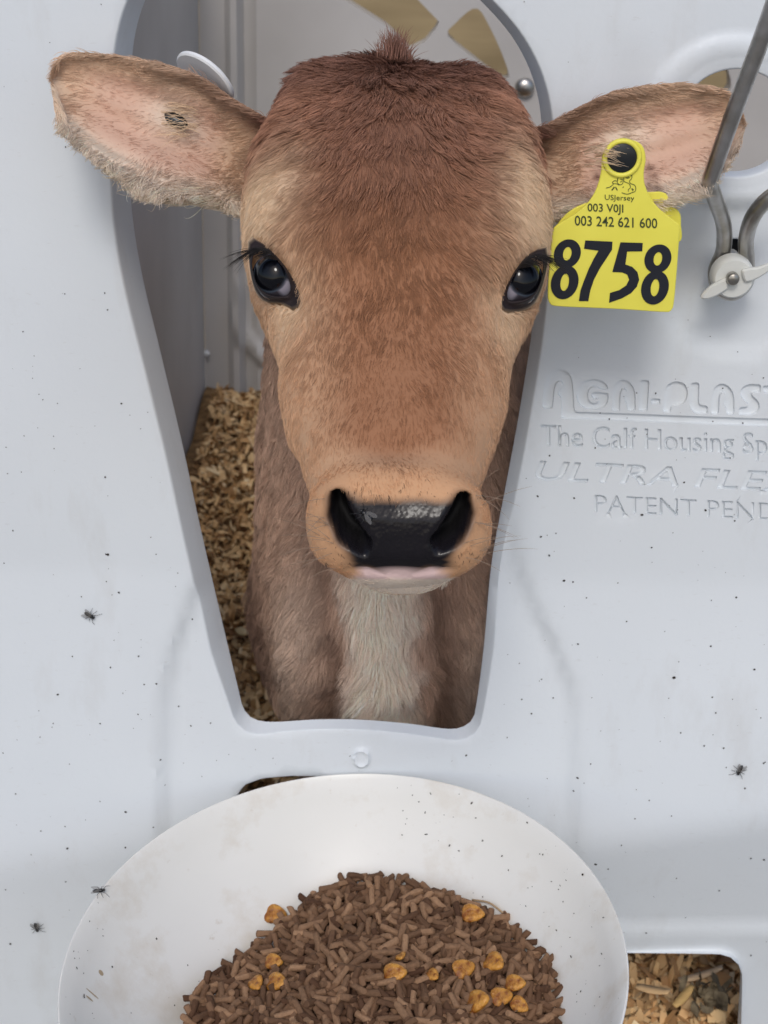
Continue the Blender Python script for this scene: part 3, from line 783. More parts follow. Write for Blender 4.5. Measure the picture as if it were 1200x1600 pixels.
# ---- ears
def make_ear(top, bot, dtab, flare, s, fringe):
    ns, nc = 44, 30
    Tp, Bp = resample(smooth_path(top, 8), ns), resample(smooth_path(bot, 8), ns)
    V = np.zeros((ns, nc, 3)); q2 = np.zeros((ns, nc, 2)); SS, CC = np.meshgrid(np.linspace(0, 1, ns), np.linspace(0, 1, nc), indexing='ij')
    for i in range(ns):
        for j in range(nc):
            sI, c = SS[i, j], CC[i, j]; p = Tp[i] * (1 - c) + Bp[i] * c
            cup = (1 - (2 * c - 1) ** 2)
            D = np.interp(sI, [0, .5, 1], dtab) + cup * (.028 * (1 - .72 * sI)) + .010 * (1 - c) * (1 - sI) * .3
            z_ = sstep(.08, .35, sI) * sstep(.9, .6, sI)
            D += .0016 * math.sin(c * 21 + 2.5 * sI) * z_ * cup
            V[i, j] = px(p[0], p[1], D); q2[i, j] = p
    Vf = V.reshape(-1, 3)
    thick = (.0045 + .010 * (1 - SS) ** 2) * np.sqrt(np.clip(1 - (2 * CC - 1) ** 2, 0, 1)) * np.sqrt(np.clip(1 - SS ** 4, 0, 1))
    Vb = Vf + (d_[None] * (thick.ravel() + .0004)[:, None])
    VV = np.vstack([Vf, Vb]); n = ns * nc; F = []
    for i in range(ns - 1):
        for j in range(nc - 1):
            f = (i * nc + j, i * nc + j + 1, (i + 1) * nc + j + 1, (i + 1) * nc + j); F.append(f); F.append(tuple(k + n for k in f[::-1]))
    for i in range(ns - 1):
        F.append((i * nc, (i + 1) * nc, n + (i + 1) * nc, n + i * nc)); F.append((i * nc + nc - 1, n + i * nc + nc - 1, n + (i + 1) * nc + nc - 1, (i + 1) * nc + nc - 1))
    for j in range(nc - 1): F.append(((ns - 1) * nc + j, (ns - 1) * nc + j + 1, n + (ns - 1) * nc + j + 1, n + (ns - 1) * nc + j))
    nn = vnormals(VV, F)
    if nn[(ns // 2) * nc + nc // 2] @ (-d_) < 0: F = [f[::-1] for f in F]
    S_, C_ = SS.ravel(), CC.ravel()
    out = (r_ * s)
    pinkm = sstep(.12, .26, C_) * sstep(.93, .72, C_) * sstep(.16, .30, S_) * sstep(.90, .66, S_)
    pale = gauss(S_ - .42, .11) * gauss(C_ - .40, .16)
    cf = mixc(np.repeat(C['earfur'][None], n, 0), C['eartop'], sstep(.26, .02, C_) * sstep(.7, .2, S_) * .8 + .7 * sstep(.14, .03, S_))
    cf = mixc(cf, C['fringe'], sstep(.70, .92, C_) * .9 * sstep(1, .8, S_)); cf = mixc(cf, C['fringe'], .4 * sstep(.8, 1, S_) * sstep(.2, .7, C_))
    cf = mixc(cf, C['pink'], pinkm * .65); cf = mixc(cf, C['fringe'], np.clip(pale, 0, 1) * .85)
    cb = mixc(np.repeat(C['eartop'][None], n, 0), C['earfur'], sstep(.3, .9, S_)); cb = mixc(cb, C['fringe'], sstep(.65, .9, C_) * sstep(1, .8, S_))
    if s > 0:                                   # scabs beside the tag
        for sx, sy, sr in ((1016, 262, 5), (1020, 276, 6), (1012, 288, 5), (1026, 297, 7), (938, 262, 5), (934, 276, 6)):
            cf = mixc(cf, C['scab'], .9 * gauss(np.hypot(q2.reshape(-1, 2)[:, 0] - sx, q2.reshape(-1, 2)[:, 1] - sy), sr))
    cc = np.vstack([cf, cb])
    lf = (.0062 - .0022 * pinkm + .006 * sstep(.78, .97, C_)) * (1 - .4 * sstep(.82, 1, S_)) + fringe * sstep(.80, .97, C_) * gauss(S_ - .30, .22) + .002 * sstep(.15, 0, C_)
    ll = np.r_[lf, lf * .9]
    edge = np.maximum.reduce([sstep(.9, 1, C_), sstep(.1, 0, C_), sstep(.9, 1, S_)])
    dn = np.r_[1.25 - .70 * pinkm * (1 - np.clip(pale, 0, 1)), np.full(n, .5)]; dn = dn * np.r_[1 + 2.2 * edge, 1 + 1.0 * edge]
    dr = out[None] * np.r_[(.9 - .5 * sstep(.7, 1, C_)), np.ones(n)][:, None] - u_[None] * np.r_[(C_ - .35) * 1.3, (C_ - .35) * .9][:, None]
    lfz = np.r_[.20 + .25 * edge, .22 + .1 * edge]
    add_part(VV, F, cc, ll, dn, dr, lfz, 0.0)
    return SS, CC, V
make_ear([(440, 196), (402, 176), (362, 152), (318, 122), (265, 102), (200, 89), (130, 82), (96, 88), (80, 112)],
         [(420, 352), (385, 338), (345, 322), (296, 312), (236, 297), (180, 269), (132, 233), (95, 186), (80, 132)], [.835, .809, .804], 0, -1, .013)
make_ear([(815, 200), (850, 196), (895, 172), (950, 146), (1005, 134), (1070, 131), (1125, 143), (1154, 165), (1163, 186)],
         [(820, 352), (852, 344), (895, 336), (945, 330), (1005, 325), (1060, 308), (1110, 280), (1148, 240), (1163, 204)], [.835, .813, .810], 0, 1, .007)

# ---- neck and chest: sections down the throat
def loft(secs, na=72, nsub=10, px_=2.2):
    """secs: (y, z, halfwidth, half depth, tilt) centre line in the pen; tilt = angle of the section plane"""
    Sx = smooth_path(np.array(secs), nsub); V = []
    for (y, z, w, h, tl, xo) in Sx:
        for k in range(na):
            t = 2 * math.pi * k / na; c, s = math.cos(t), math.sin(t)
            X = w * np.sign(c) * abs(c) ** (2 / px_); Q = h * np.sign(s) * abs(s) ** (2 / px_)
            V.append((xo + X, y - Q * math.cos(tl), z + Q * math.sin(tl)))
    V = np.array(V); m_ = len(Sx)
    F = [(i * na + j, (i + 1) * na + j, (i + 1) * na + (j + 1) % na, i * na + (j + 1) % na) for i in range(m_ - 1) for j in range(na)]
    F += [tuple(range(na)), tuple((m_ - 1) * na + j for j in range(na))[::-1]]
    return V, F, m_, na
NX = .006
secs = [(.034, .750, .028, .028, .5, NX), (.037, .728, .050, .046, .45, NX), (.052, .690, .064, .060, .4, NX), (.072, .630, .072, .068, .35, NX), (.094, .565, .079, .078, .28, NX), (.112, .500, .083, .086, .2, NX),
        (.130, .440, .087, .096, .1, NX), (.150, .385, .090, .108, .0, NX), (.175, .335, .080, .100, -.2, NX), (.190, .305, .05, .07, -.3, NX), (.195, .296, .015, .02, -.3, NX)]
NVp, NF, m_, na = loft(secs)
Nn = vnormals(NVp, NF)
if Nn[(m_ // 2) * na + na // 4] @ np.array([0, -1, 0]) < 0: NF = [f[::-1] for f in NF]; Nn = -Nn
xx, zz = NVp[:, 0] - NX, NVp[:, 2]; fr = sstep(.1, .6, -Nn[:, 1])
wv = .006 * np.sin(zz * 30)
dsp = fr * (.011 * gauss(xx + .006 + .15 * wv, .020) - .012 * (gauss(xx - .034 + wv, .012) + gauss(xx + .038 + wv, .012)) + .004 * (gauss(xx - .058, .014) + gauss(xx + .060, .014)))
NVp = NVp + Nn * dsp[:, None]
bw = .0155 + .003 * np.sin(zz * 55 + 1) + .002 * sstep(.46, .36, zz)
bl = sstep(bw + .009, bw - .006, np.abs(xx + .0065 - .003 * np.sin(zz * 20))) * fr * sstep(.64, .58, zz)
nc_ = np.repeat(C['neck'][None], len(NVp), 0)
nc_ = mixc(nc_, C['dark'], .75 * sstep(.055, .085, np.abs(xx)) * sstep(.48, .40, zz))
nc_ = mixc(nc_, C['dark'], .7 * (gauss(xx - .036 + wv, .011) + gauss(xx + .040 + wv, .011)) * fr)  # shade of the folds beside the blaze put into the coat colour
nc_ = mixc(nc_, C['blaze'] * .85, .45 * gauss(np.abs(xx) - .058, .012) * sstep(.50, .42, zz) * fr)
nc_ = mixc(nc_, C['blaze'], bl)
nl = .0125 + .005 * bl + .003 * sstep(.5, .4, zz) + .002 * np.sin(xx * 160 + zz * 40)
ndir = np.stack([np.sign(xx + .006) * (.16 + .5 * np.clip(np.abs(xx) / .09, 0, 1)) * (1 + .9 * sstep(.45, .36, zz) * (np.abs(xx) < .03)), np.zeros(len(xx)), -np.ones(len(xx))], -1)
vis = sstep(-.25, .0, -Nn[:, 1]) * sstep(.31, .34, zz)
add_part(NVp, NF, nc_, nl, vis, ndir, .40, 0.0)
# ---- barrel, rump and legs (mostly hidden in the pen, built so that the calf is whole)
Bs = [(.10, .40, .02, .02), (.13, .42, .075, .075), (.22, .455, .108, .118), (.34, .46, .118, .128), (.50, .45, .128, .138), (.66, .455, .124, .128), (.80, .475, .112, .112), (.90, .47, .085, .09), (.95, .46, .045, .05), (.96, .46, .01, .012)]
Sx = smooth_path(np.array(Bs), 6); V = []
for (y, z, w_, h_) in Sx:
    for k in range(40):
        t = 2 * math.pi * k / 40; V.append((NX + .035 * sstep(.1, .35, y) + .86 * w_ * math.cos(t), y, z + h_ * math.sin(t)))
V = np.array(V); m2 = len(Sx); F = [(i * 40 + j, i * 40 + (j + 1) % 40, (i + 1) * 40 + (j + 1) % 40, (i + 1) * 40 + j) for i in range(m2 - 1) for j in range(40)]
nb_ = vnormals(V, F); 
if nb_[(m2 // 2) * 40 + 10, 2] < 0: F = [f[::-1] for f in F]
add_part(V, F, C['neck'] * .9, .010, .35 * sstep(.2, .9, vnormals(V, F)[:, 2]), (0, .9, -.3), .25, 0.0)
for lx in (-.030, .085):
    for pth, rad in (([(lx, .19, .42), (lx, .18, .33), (lx, .185, .25), (lx, .18, .18), (lx, .18, .125), (lx, .168, .10), (lx, .165, FLOOR - .012)], [.05, .042, .03, .024, .019, .024, .028]),
                     ([(lx, .80, .46), (lx, .76, .36), (lx, .82, .28), (lx, .87, .235), (lx, .85, .17), (lx, .84, .125), (lx, .828, .10), (lx, .825, FLOOR - .012)], [.08, .06, .036, .026, .02, .019, .024, .028])):
        t = MB(); sp = smooth_path(np.c_[np.array(pth), np.array(rad)], 5); t.tube(sp[:, :3], list(sp[:, 3]), 16)
        V = np.array(t.V); cc = mixc(np.repeat((C['neck'] * .85)[None], len(V), 0), C['black'], sstep(.115, .105, V[:, 2]))
        add_part(V, t.F, cc, .006, 0.0, (0, 0, -1), .2, 0.0)

# ---- body mesh
BV_, BC_, BL_, BD_, BR_, BF_, BW_ = (np.vstack(parts_V), np.vstack(parts_c), np.concatenate(parts_l), np.concatenate(parts_d), np.vstack(parts_dir), np.concatenate(parts_lift), np.concatenate(parts_wet))
mt, nt, b, a = attr_mat('calf_skin_and_coat', 'coat', .75, .25); M['skin'] = mt
aw = nt.nodes.new('ShaderNodeAttribute'); aw.attribute_name = 'wet'
mr = nt.nodes.new('ShaderNodeMapRange'); mr.inputs['To Min'].default_value = .75; mr.inputs['To Max'].default_value = .22
nt.links.new(aw.outputs['Fac'], mr.inputs['Value']); nt.links.new(mr.outputs[0], b.inputs['Roughness'])
tc = nt.nodes.new('ShaderNodeTexCoord'); vo = nt.nodes.new('ShaderNodeTexVoronoi'); vo.feature = 'SMOOTH_F1'; vo.inputs['Scale'].default_value = 620
ns_ = nt.nodes.new('ShaderNodeTexNoise'); ns_.inputs['Scale'].default_value = 160
nt.links.new(tc.outputs['Object'], vo.inputs['Vector']); nt.links.new(tc.outputs['Object'], ns_.inputs['Vector'])
ad = nt.nodes.new('ShaderNodeMath'); ad.operation = 'ADD'; nt.links.new(vo.outputs['Distance'], ad.inputs[0]); nt.links.new(ns_.outputs[0], ad.inputs[1])
bp = nt.nodes.new('ShaderNodeBump'); bp.inputs['Distance'].default_value = .0006; bp.inputs['Strength'].default_value = .22
bp.invert = True
nt.links.new(ad.outputs[0], bp.inputs['Height']); nt.links.new(bp.outputs[0], b.inputs['Normal'])
BK_ = BC_ * (1 - .32 * sstep(.0055, .0085, BL_) * sstep(.0122, .0112, BL_) * sstep(.2, .6, BD_))[:, None]      # darker hide under the longer coat, painting shade into gaps between strands
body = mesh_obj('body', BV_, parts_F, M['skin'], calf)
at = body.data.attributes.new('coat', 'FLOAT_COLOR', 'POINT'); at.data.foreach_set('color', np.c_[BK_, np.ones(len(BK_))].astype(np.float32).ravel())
at = body.data.attributes.new('wet', 'FLOAT', 'POINT'); at.data.foreach_set('value', BW_.astype(np.float32))

# ---- eyes
for s, E in EYES.items():
    ic = E['iris']; r2 = math.dist(ic, E['c']) / (FPX / E['Dc'])
    ax = (px(ic[0], ic[1], E['Dc'] - math.sqrt(RE ** 2 - r2 ** 2)) - E['C3']); ax /= np.linalg.norm(ax)
    e1 = np.cross(ax, [0, 0, 1.0]); e1 /= np.linalg.norm(e1); e2 = np.cross(ax, e1)
    t = MB(); t.ellipsoid((0, 0, 0), [e1 * RE, e2 * RE, ax * RE], 64, 48)
    V = np.array(t.V); ang = np.arccos(np.clip(V @ ax / np.linalg.norm(V, axis=1), -1, 1))
    V = V * (1 + .05 * sstep(R(44), R(20), ang))[:, None]            # the cornea bulges a little
    tv = V - np.outer(V @ ax, ax); tv /= np.linalg.norm(tv, axis=1)[:, None] + 1e-12; nas = tv @ (-s * r_)
    cc = np.repeat(np.array([lin((10, 11, 17))]), len(V), 0)
    lim = R(47) - R(4) * np.clip(nas, 0, 1)
    cc = mixc(cc, np.array(lin((88, 98, 112))), gauss(ang - lim, R(3.5)) * (1 - .8 * np.clip(nas, 0, 1)))
    cc = mixc(cc, mixc(np.repeat(np.array([lin((60, 56, 62))]), len(V), 0), np.array(lin((150, 146, 158))), sstep(.3, .5, nas) * sstep(.3, .45, tv @ -u_)), sstep(lim, lim + R(3), ang))
    mt, nt, b, a = attr_mat('eye_surface', 'iris', .04, .5); b.inputs['IOR'].default_value = 1.38
    pe = proj(V + E['C3'])[:, :2]; oke = in_poly(pe, np.array(E['c']) + (E['Opoly'] - np.array(E['c'])) * .93)
    Fk = [f for f in t.F if oke[list(f)].all() and np.mean([V[i_] @ -d_ for i_ in f]) > 0]
    o = mesh_obj('eye', V + E['C3'], Fk, mt, calf)
    at = o.data.attributes.new('iris', 'FLOAT_COLOR', 'POINT'); at.data.foreach_set('color', np.c_[cc, np.ones(len(cc))].astype(np.float32).ravel())

# ---- fur strands
def curves_obj(name, P, rad, cols, material, parent):
    """P: (n, k, 3) strand points"""
    n, k, _ = P.shape
    hc = bpy.data.hair_curves.new(name); hc.add_curves([k] * n)
    Q = P.reshape(-1, 3) - np.array(parent.location)
    hc.attributes['position'].data.foreach_set('vector', Q.astype(np.float32).ravel())
    ra = hc.attributes.get('radius') or hc.attributes.new('radius', 'FLOAT', 'POINT')
    ra.data.foreach_set('value', rad.reshape(-1).astype(np.float32))
    ca = hc.attributes.new('coat', 'FLOAT_COLOR', 'CURVE'); ca.data.foreach_set('color', np.c_[cols, np.ones(n)].astype(np.float32).ravel())
    hc.materials.append(material)
    return link(bpy.data.objects.new(name, hc), parent)
mt, nt, b, a = attr_mat('fur_strand', 'coat', .55, .22); M['fur'] = mt
tri = []
for f in parts_F:
    if len(f) > 4: continue
    tri.append((f[0], f[1], f[2]))
    if len(f) == 4: tri.append((f[0], f[2], f[3]))
tri = np.array(tri)
Nall = vnormals(BV_, parts_F)
A, B_, C_ = BV_[tri[:, 0]], BV_[tri[:, 1]], BV_[tri[:, 2]]
area = .5 * np.linalg.norm(np.cross(B_ - A, C_ - A), axis=1)
tn = np.cross(B_ - A, C_ - A); tn /= np.linalg.norm(tn, axis=1)[:, None] + 1e-15
viewv = CAM - (A + B_ + C_) / 3; viewv /= np.linalg.norm(viewv, axis=1)[:, None]
facew = sstep(-.75, -.1, (tn * viewv).sum(1))
wgt = area * BD_[tri].mean(1) * (.04 + facew)
NH = 300000
pick = rng.choice(len(tri), NH, p=wgt / wgt.sum())
r1, r2 = np.sqrt(rng.random(NH)), rng.random(NH); bc = np.stack([1 - r1, r1 * (1 - r2), r1 * r2], -1)
def ip(arr): return np.einsum('nk,nk...->n...', bc, arr[tri[pick]])
root, nr_, hl, hd, lf, hc_ = ip(BV_), ip(Nall), ip(BL_), ip(BR_), ip(BF_), ip(BC_)
nr_ /= np.linalg.norm(nr_, axis=1)[:, None]
def snoise(P, f, k):
    r0 = np.random.default_rng(k); out = 0
    for i in range(5):
        w_ = r0.normal(size=3); w_ = w_ / np.linalg.norm(w_) * f * r0.uniform(.6, 1.6); out = out + np.sin(P @ w_ + r0.uniform(0, 6.28))
    return out / 2.2
tang = hd - nr_ * (hd * nr_).sum(1)[:, None]; tang /= np.linalg.norm(tang, axis=1)[:, None] + 1e-9
bit = np.cross(nr_, tang)
ang = .22 * snoise(root, 160, 1) + .16 * snoise(root, 420, 2) + rng.normal(0, .13, NH)
tang = tang * np.cos(ang)[:, None] + bit * np.sin(ang)[:, None]
lf = np.clip(lf * (1 + .20 * snoise(root, 300, 3)) + rng.normal(0, .07, NH), .05, 1.4)
hl = hl * np.clip(1 + .22 * snoise(root, 260, 4) + rng.normal(0, .16, NH), .35, 1.7)
K = 5
P = np.zeros((NH, K, 3)); P[:, 0] = root - nr_ * .0004
for k in range(1, K):
    t = (k - .5) / (K - 1); a2 = lf * (1.45 - 1.15 * t)
    P[:, k] = P[:, k - 1] + (tang * np.cos(a2)[:, None] + nr_ * np.sin(a2)[:, None]) * (hl / (K - 1))[:, None]
# tufts: strands lean to the nearest guide strand
NG = 20000
gi = rng.choice(NH, NG, replace=False); kd = kdtree.KDTree(NG)
for j, g in enumerate(gi): kd.insert(root[g], j)
kd.balance()
near_ = np.array([kd.find(root[i])[1] for i in range(NH)])
G = P[gi][near_]; cl = np.linspace(0, 1, K) ** 1.4
amt = np.clip(.55 + .2 * rng.normal(size=NH), .1, .9) * np.clip(hl / .009, .35, 1.0)
P = P * (1 - (amt[:, None] * cl[None])[..., None]) + (G + (P[:, :1] - G[:, :1]) * .25) * (amt[:, None] * cl[None])[..., None]
g2 = rng.choice(NH, 3800, replace=False); kd = kdtree.KDTree(len(g2))
for j, g in enumerate(g2): kd.insert(root[g], j)
kd.balance()
near2 = np.array([kd.find(root[i])[1] for i in range(NH)])
G = P[g2][near2]; am2 = (.42 * sstep(.0062, .0095, hl) * rng.uniform(.5, 1.1, NH))[:, None] * (np.linspace(0, 1, K) ** 1.6)[None]
P = P * (1 - am2[..., None]) + (G + (P[:, :1] - G[:, :1]) * .35) * am2[..., None]
gj = (1 + rng.normal(0, 1, NG)[near_] * np.interp(hl, [.003, .008], [.03, .09])) * rng.normal(1, .10, NH)
hcol = np.clip(hc_ * np.clip(gj, .55, 1.5)[:, None], 0, .95)
rp_ = proj(root)
for fx, fy, fr_ in FRECK:
    k_ = (np.hypot(rp_[:, 0] - fx, rp_[:, 1] - fy) < fr_) & (rp_[:, 2] < .76); hcol[k_] = np.array(lin((34, 28, 28)))
rad0 = np.interp(hl, [.003, .006, .010], [.000085, .00011, .00015])
rad = rad0[:, None] * np.array([1, 1, .85, .6, .2])[None]
fur = curves_obj('fur', P, rad, hcol, M['fur'], calf)
# tuft on the poll
n = 420; base = px(614, 96, .820)[None] + (r_[None] * np.clip(rng.normal(0, .0045, n), -.009, .009)[:, None]) + (d_[None] * rng.normal(0.004, .006, n)[:, None])
dirs = u_[None] + r_[None] * (rng.normal(.05, .16, n))[:, None] + d_[None] * rng.normal(-.2, .25, n)[:, None]; dirs /= np.linalg.norm(dirs, axis=1)[:, None]
ln = rng.uniform(.010, .0185, n) * np.exp(-((base - px(614, 96, .820)) @ r_ / .010) ** 2); t = np.linspace(0, 1, 5)
P = base[:, None] + dirs[:, None] * (ln[:, None] * t)[..., None] + (r_ * .003)[None, None] * (t ** 2)[None, :, None] * rng.normal(0, 1, n)[:, None, None]
curves_obj('poll_tuft', P, np.full((n, 5), .00016) * np.array([1, 1, .8, .6, .2]), C['crown'][None] * rng.normal(1, .12, n)[:, None], M['fur'], calf)
# eyelashes
def lash_set(s):
    E = EYES[s]; rows = []
    O, Ap = np.array(E['out'], float), np.array(E['ap'], float)
    edge = [(398, 392), (410, 386), (424, 393), (436, 407)] if s < 0 else [(846, 398), (832, 398), (820, 406), (808, 420)]
    L = resample(smooth_path(edge, 6), 120); out = []
    for i, q in enumerate(L):
        f = 1 - i / len(L)
        st_ = px(q[0], q[1], E['Dc'] - .0115)
        dv = r_ * s * (.55 + .9 * f + rng.normal(0, .12)) - u_ * (.62 + .25 * rng.normal()) * f - d_ * (.7 + .1 * rng.normal())
        ln_ = (.006 + .011 * f) * rng.uniform(.7, 1.15); t = np.linspace(0, 1, 5)[:, None]
        out.append(st_ + dv / np.linalg.norm(dv) * ln_ * t + (-u_ * .0035 * f) * t ** 2)
    return np.array(out)
mt, _, _ = mat('eyelash', (.02, .016, .014), .5, .3)
for s in (-1, 1):
    P = lash_set(s); curves_obj('eyelashes', P, np.full(P.shape[:2], .00010) * np.array([1, 1, .9, .6, .2]), np.full((len(P), 3), .02), mt, calf)
# whiskers
wl = []
for s in (-1, 1):
    for k in range(16):
        x = 627 + s * rng.uniform(95, 128); y = rng.uniform(760, 900); D = face_D(x, y, None)
        if D is None: continue
        p = px(x, y, D); dv = r_ * s * rng.uniform(.7, 1.2) + u_ * rng.normal(.1, .35) - d_ * .4; dv /= np.linalg.norm(dv); t = np.linspace(0, 1, 6)[:, None]
        wl.append(p + dv * rng.uniform(.012, .026) * t - u_ * .004 * t ** 2)
wl = np.array(wl); mt, _, _ = mat('whisker', (.30, .22, .16), .5, .3)
curves_obj('whiskers', wl, np.full(wl.shape[:2], .00011) * np.array([1, 1, .9, .8, .6, .2]), np.full((len(wl), 3), .2), mt, calf)

# stray ear hairs that lie across the studs of the tags
TY = -.074
def stray(n_h, x0, x1, y0, y1, Dr, dx, Df, cols):
    out = []
    for k in range(n_h):
        x, y = rng.uniform(x0, x1), rng.uniform(y0, y1); L_ = dx * rng.uniform(.7, 1.2); sl = rng.normal(.05, .18)
        out.append([px(x + L_ * t_, y + sl * L_ * t_ - 5 * math.sin(math.pi * t_) * rng.uniform(0, 1), Dr + (Df - Dr) * min(1, 2.2 * t_)) for t_ in (0, .25, .5, .75, 1)])
    out = np.array(out); cc_ = np.array(cols)[None] * rng.normal(1, .1, n_h)[:, None]
    curves_obj('ear_hair', out, np.full(out.shape[:2], .00013) * np.array([1, 1, .9, .7, .25]), np.clip(cc_, 0, .95), M['fur'], calf)
stray(46, 284, 314, 166, 214, .8315, -44, .8281, C['cream'])
dtg = float((py_(970, 245, TY - .002) - CAM) @ d_)
stray(34, 908, 934, 226, 262, dtg + .012, 44, dtg - .001, C['cream'])

# ------------------------------------------------------------------ ear tags
def flat_plate(loop_px, Y, th, name, mtl, parent, bevel=.0004):
    L = np.array([py_(x, y, Y) for x, y in loop_px]); n = len(L)
    c2 = L[:, [0, 2]]; ins = offset_loop(c2, -bevel)
    rings = [np.c_[ins[:, 0], np.full(n, Y), ins[:, 1]], np.c_[c2[:, 0], np.full(n, Y + bevel), c2[:, 1]], np.c_[c2[:, 0], np.full(n, Y + th - bevel), c2[:, 1]], np.c_[ins[:, 0], np.full(n, Y + th), ins[:, 1]]]
    V = np.vstack(rings); F = []
    for k in range(3):
        for i in range(n): F.append((k * n + i, k * n + (i + 1) % n, (k + 1) * n + (i + 1) % n, (k + 1) * n + i))
    from mathutils.geometry import tessellate_polygon
    tr = tessellate_polygon([[Vector((q[0], q[2], 0)) for q in rings[0]]])
    F += [tuple(t) for t in tr] + [tuple(3 * n + i for i in t[::-1]) for t in tr]
    o = mesh_obj(name, V, F, mtl, parent, True, 40)
    bm = bmesh.new(); bm.from_mesh(o.data); bmesh.ops.recalc_face_normals(bm, faces=bm.faces); bm.to_mesh(o.data); bm.free()
    return o
etag = empty('ear_tag', tuple(py_(972, 245, TY)))
tag(etag, 'yellow plastic ear tag printed 8758 hanging from the calf\'s ear', 'ear tag')
tagL = [(1006, 232), (1009, 250), (1006, 270), (1008, 290), (1018, 312), (1034, 330), (1052, 344), (1061, 352), (1062, 362), (1058, 420), (1053, 474), (1049, 484), (1040, 488),
        (960, 483), (872, 479), (860, 474), (856, 464), (858, 420), (863, 365), (868, 354), (880, 346), (900, 334), (918, 318), (930, 300), (937, 280), (940, 262), (941, 244), (948, 230), (962, 222), (980, 219), (996, 222)]
flat_plate(resample(closed_path(tagL, 5), 150, True), TY, .0016, 'tag_plate', M['tag'], etag)
flat_plate(resample(closed_path([(1030, 300), (1046, 320), (1062, 332), (1064, 350), (1060, 380), (1000, 380), (930, 372), (884, 362), (872, 350), (915, 318)], 5), 80, True), TY + .009, .0016, 'rear_tag_plate', M['tag'], etag)
# raised collar and black stud
def disc(cx, cy, rad_px, Y, th, name, mtl, parent, dome=0.0, inner=0.0, n=48):
    c = py_(cx, cy, Y); rm = rad_px / FPX * ((c - CAM) @ d_); V = []; F = []
    prof = [(inner, 0), (rm * .86, 0), (rm * .96, th * .15), (rm, th * .5), (rm, th)] if not dome else [(0, -dome), (rm * .3, -dome * .92), (rm * .6, -dome * .65), (rm * .85, -dome * .25), (rm, th * .2), (rm, th)]
    for (q, yy) in prof:
        for k in range(n): a = 2 * math.pi * k / n; V.append((c[0] + q * math.cos(a), c[1] + yy, c[2] + q * math.sin(a)))
    for i in range(len(prof) - 1):
        for k in range(n): F.append((i * n + k, i * n + (k + 1) % n, (i + 1) * n + (k + 1) % n, (i + 1) * n + k))
    o = mesh_obj(name, V, F, mtl, parent, True, 35)
    bm = bmesh.new(); bm.from_mesh(o.data); bmesh.ops.remove_doubles(bm, verts=bm.verts, dist=1e-7); bmesh.ops.recalc_face_normals(bm, faces=bm.faces); bm.to_mesh(o.data); bm.free()
    return o
tor = MB(); c = py_(972, 247, TY - .0004); s_ = 27 / FPX * ((c - CAM) @ d_)
tor.tube([c + s_ * np.array([math.cos(a), 0, math.sin(a)]) for a in np.linspace(0, 2 * math.pi, 40)], .0013, 8, False); tor.build('collar', M['tag'], etag)
disc(972, 247, 25, TY - .0006, .001, 'stud', M['tag_dark'], etag, dome=.0012)
# printed characters
def flat_stroke(mbx, pts, w, Y, square=True):
    """ribbon of width w (px) along photo-pixel points"""
    P = np.array(pts, float); w = np.broadcast_to(np.asarray(w, float), (len(P),)); t = np.gradient(P, axis=0); t /= np.linalg.norm(t, axis=1)[:, None] + 1e-9
    nn = np.stack([-t[:, 1], t[:, 0]], -1); Lp, Rp = P + nn * w[:, None] / 2, P - nn * w[:, None] / 2
    V = [py_(*q, Y) for q in Lp] + [py_(*q, Y) for q in Rp]; n = len(P)
    mbx.add(V, [(i, n + i, n + i + 1, i + 1) for i in range(n - 1)])
def ring_stroke(mbx, cx, cy, ro, ri, Y, sl=-.10, n=48, cxi=None, cyi=None):
    V = []
    for (rx, ry), (ox, oy) in ((ro, (cx, cy)), (ri, (cxi or cx, cyi or cy))):
        for k in range(n):
            a = 2 * math.pi * k / n; dy = ry * math.sin(a); V.append(py_(ox + rx * math.cos(a) + sl * dy, oy + dy, Y))
    mbx.add(V, [(k, (k + 1) % n, n + (k + 1) % n, n + k) for k in range(n)])
YT = TY - .00035
def cpx(x, y): return (840 + x / 5, 360 + y / 5)
def poly_fill(pts, Y, name, mtl, parent):
    from mathutils.geometry import tessellate_polygon
    V = [py_(*q, Y) for q in pts]; tr = tessellate_polygon([[Vector((q[0], q[2], 0)) for q in V]])
    o = mesh_obj(name, V, [tuple(t) for t in tr], mtl, parent, False)
    bm = bmesh.new(); bm.from_mesh(o.data)
    for f in bm.faces:
        if f.normal.y > 0: f.normal_flip()
    bm.to_mesh(o.data); bm.free(); return o
def digit8(cx, cyt, cyb, name):
    """two rings that touch, drawn on the tag in enlarged coordinates"""
    q = MB()
    x1, y1 = cpx(cx[0], cyt[0]); x2, y2 = cpx(cx[1], cyb[0])
    ring_stroke(q, x1, y1, (21, 22.5), (6.6, 10.5), YT, -.12)
    ring_stroke(q, x2, y2, (21.5, 26.5), (6.6, 13.5), YT - .00012, -.12)
    return q.build(name, M['ink'], etag, smooth=False)
digit8((232, 212), (182,), (405,), 'printed_digit')
poly_fill([cpx(*q) for q in ((373, 78), (585, 88), (582, 150), (540, 215), (490, 290), (440, 385), (412, 470), (396, 553), (322, 552), (335, 470), (360, 400), (400, 300), (440, 220), (476, 158), (362, 143))], YT, 'printed_digit', M['ink'], etag)
poly_fill([cpx(*q) for q in ((648, 93), (822, 98), (818, 163), (700, 165), (686, 266), (740, 285), (780, 325), (794, 385), (775, 440), (730, 490), (660, 530), (558, 566), (566, 488), (640, 466), (692, 430), (716, 385), (700, 345), (660, 328), (584, 325))], YT, 'printed_digit', M['ink'], etag)
digit8((940, 917), (222,), (447,), 'printed_digit')
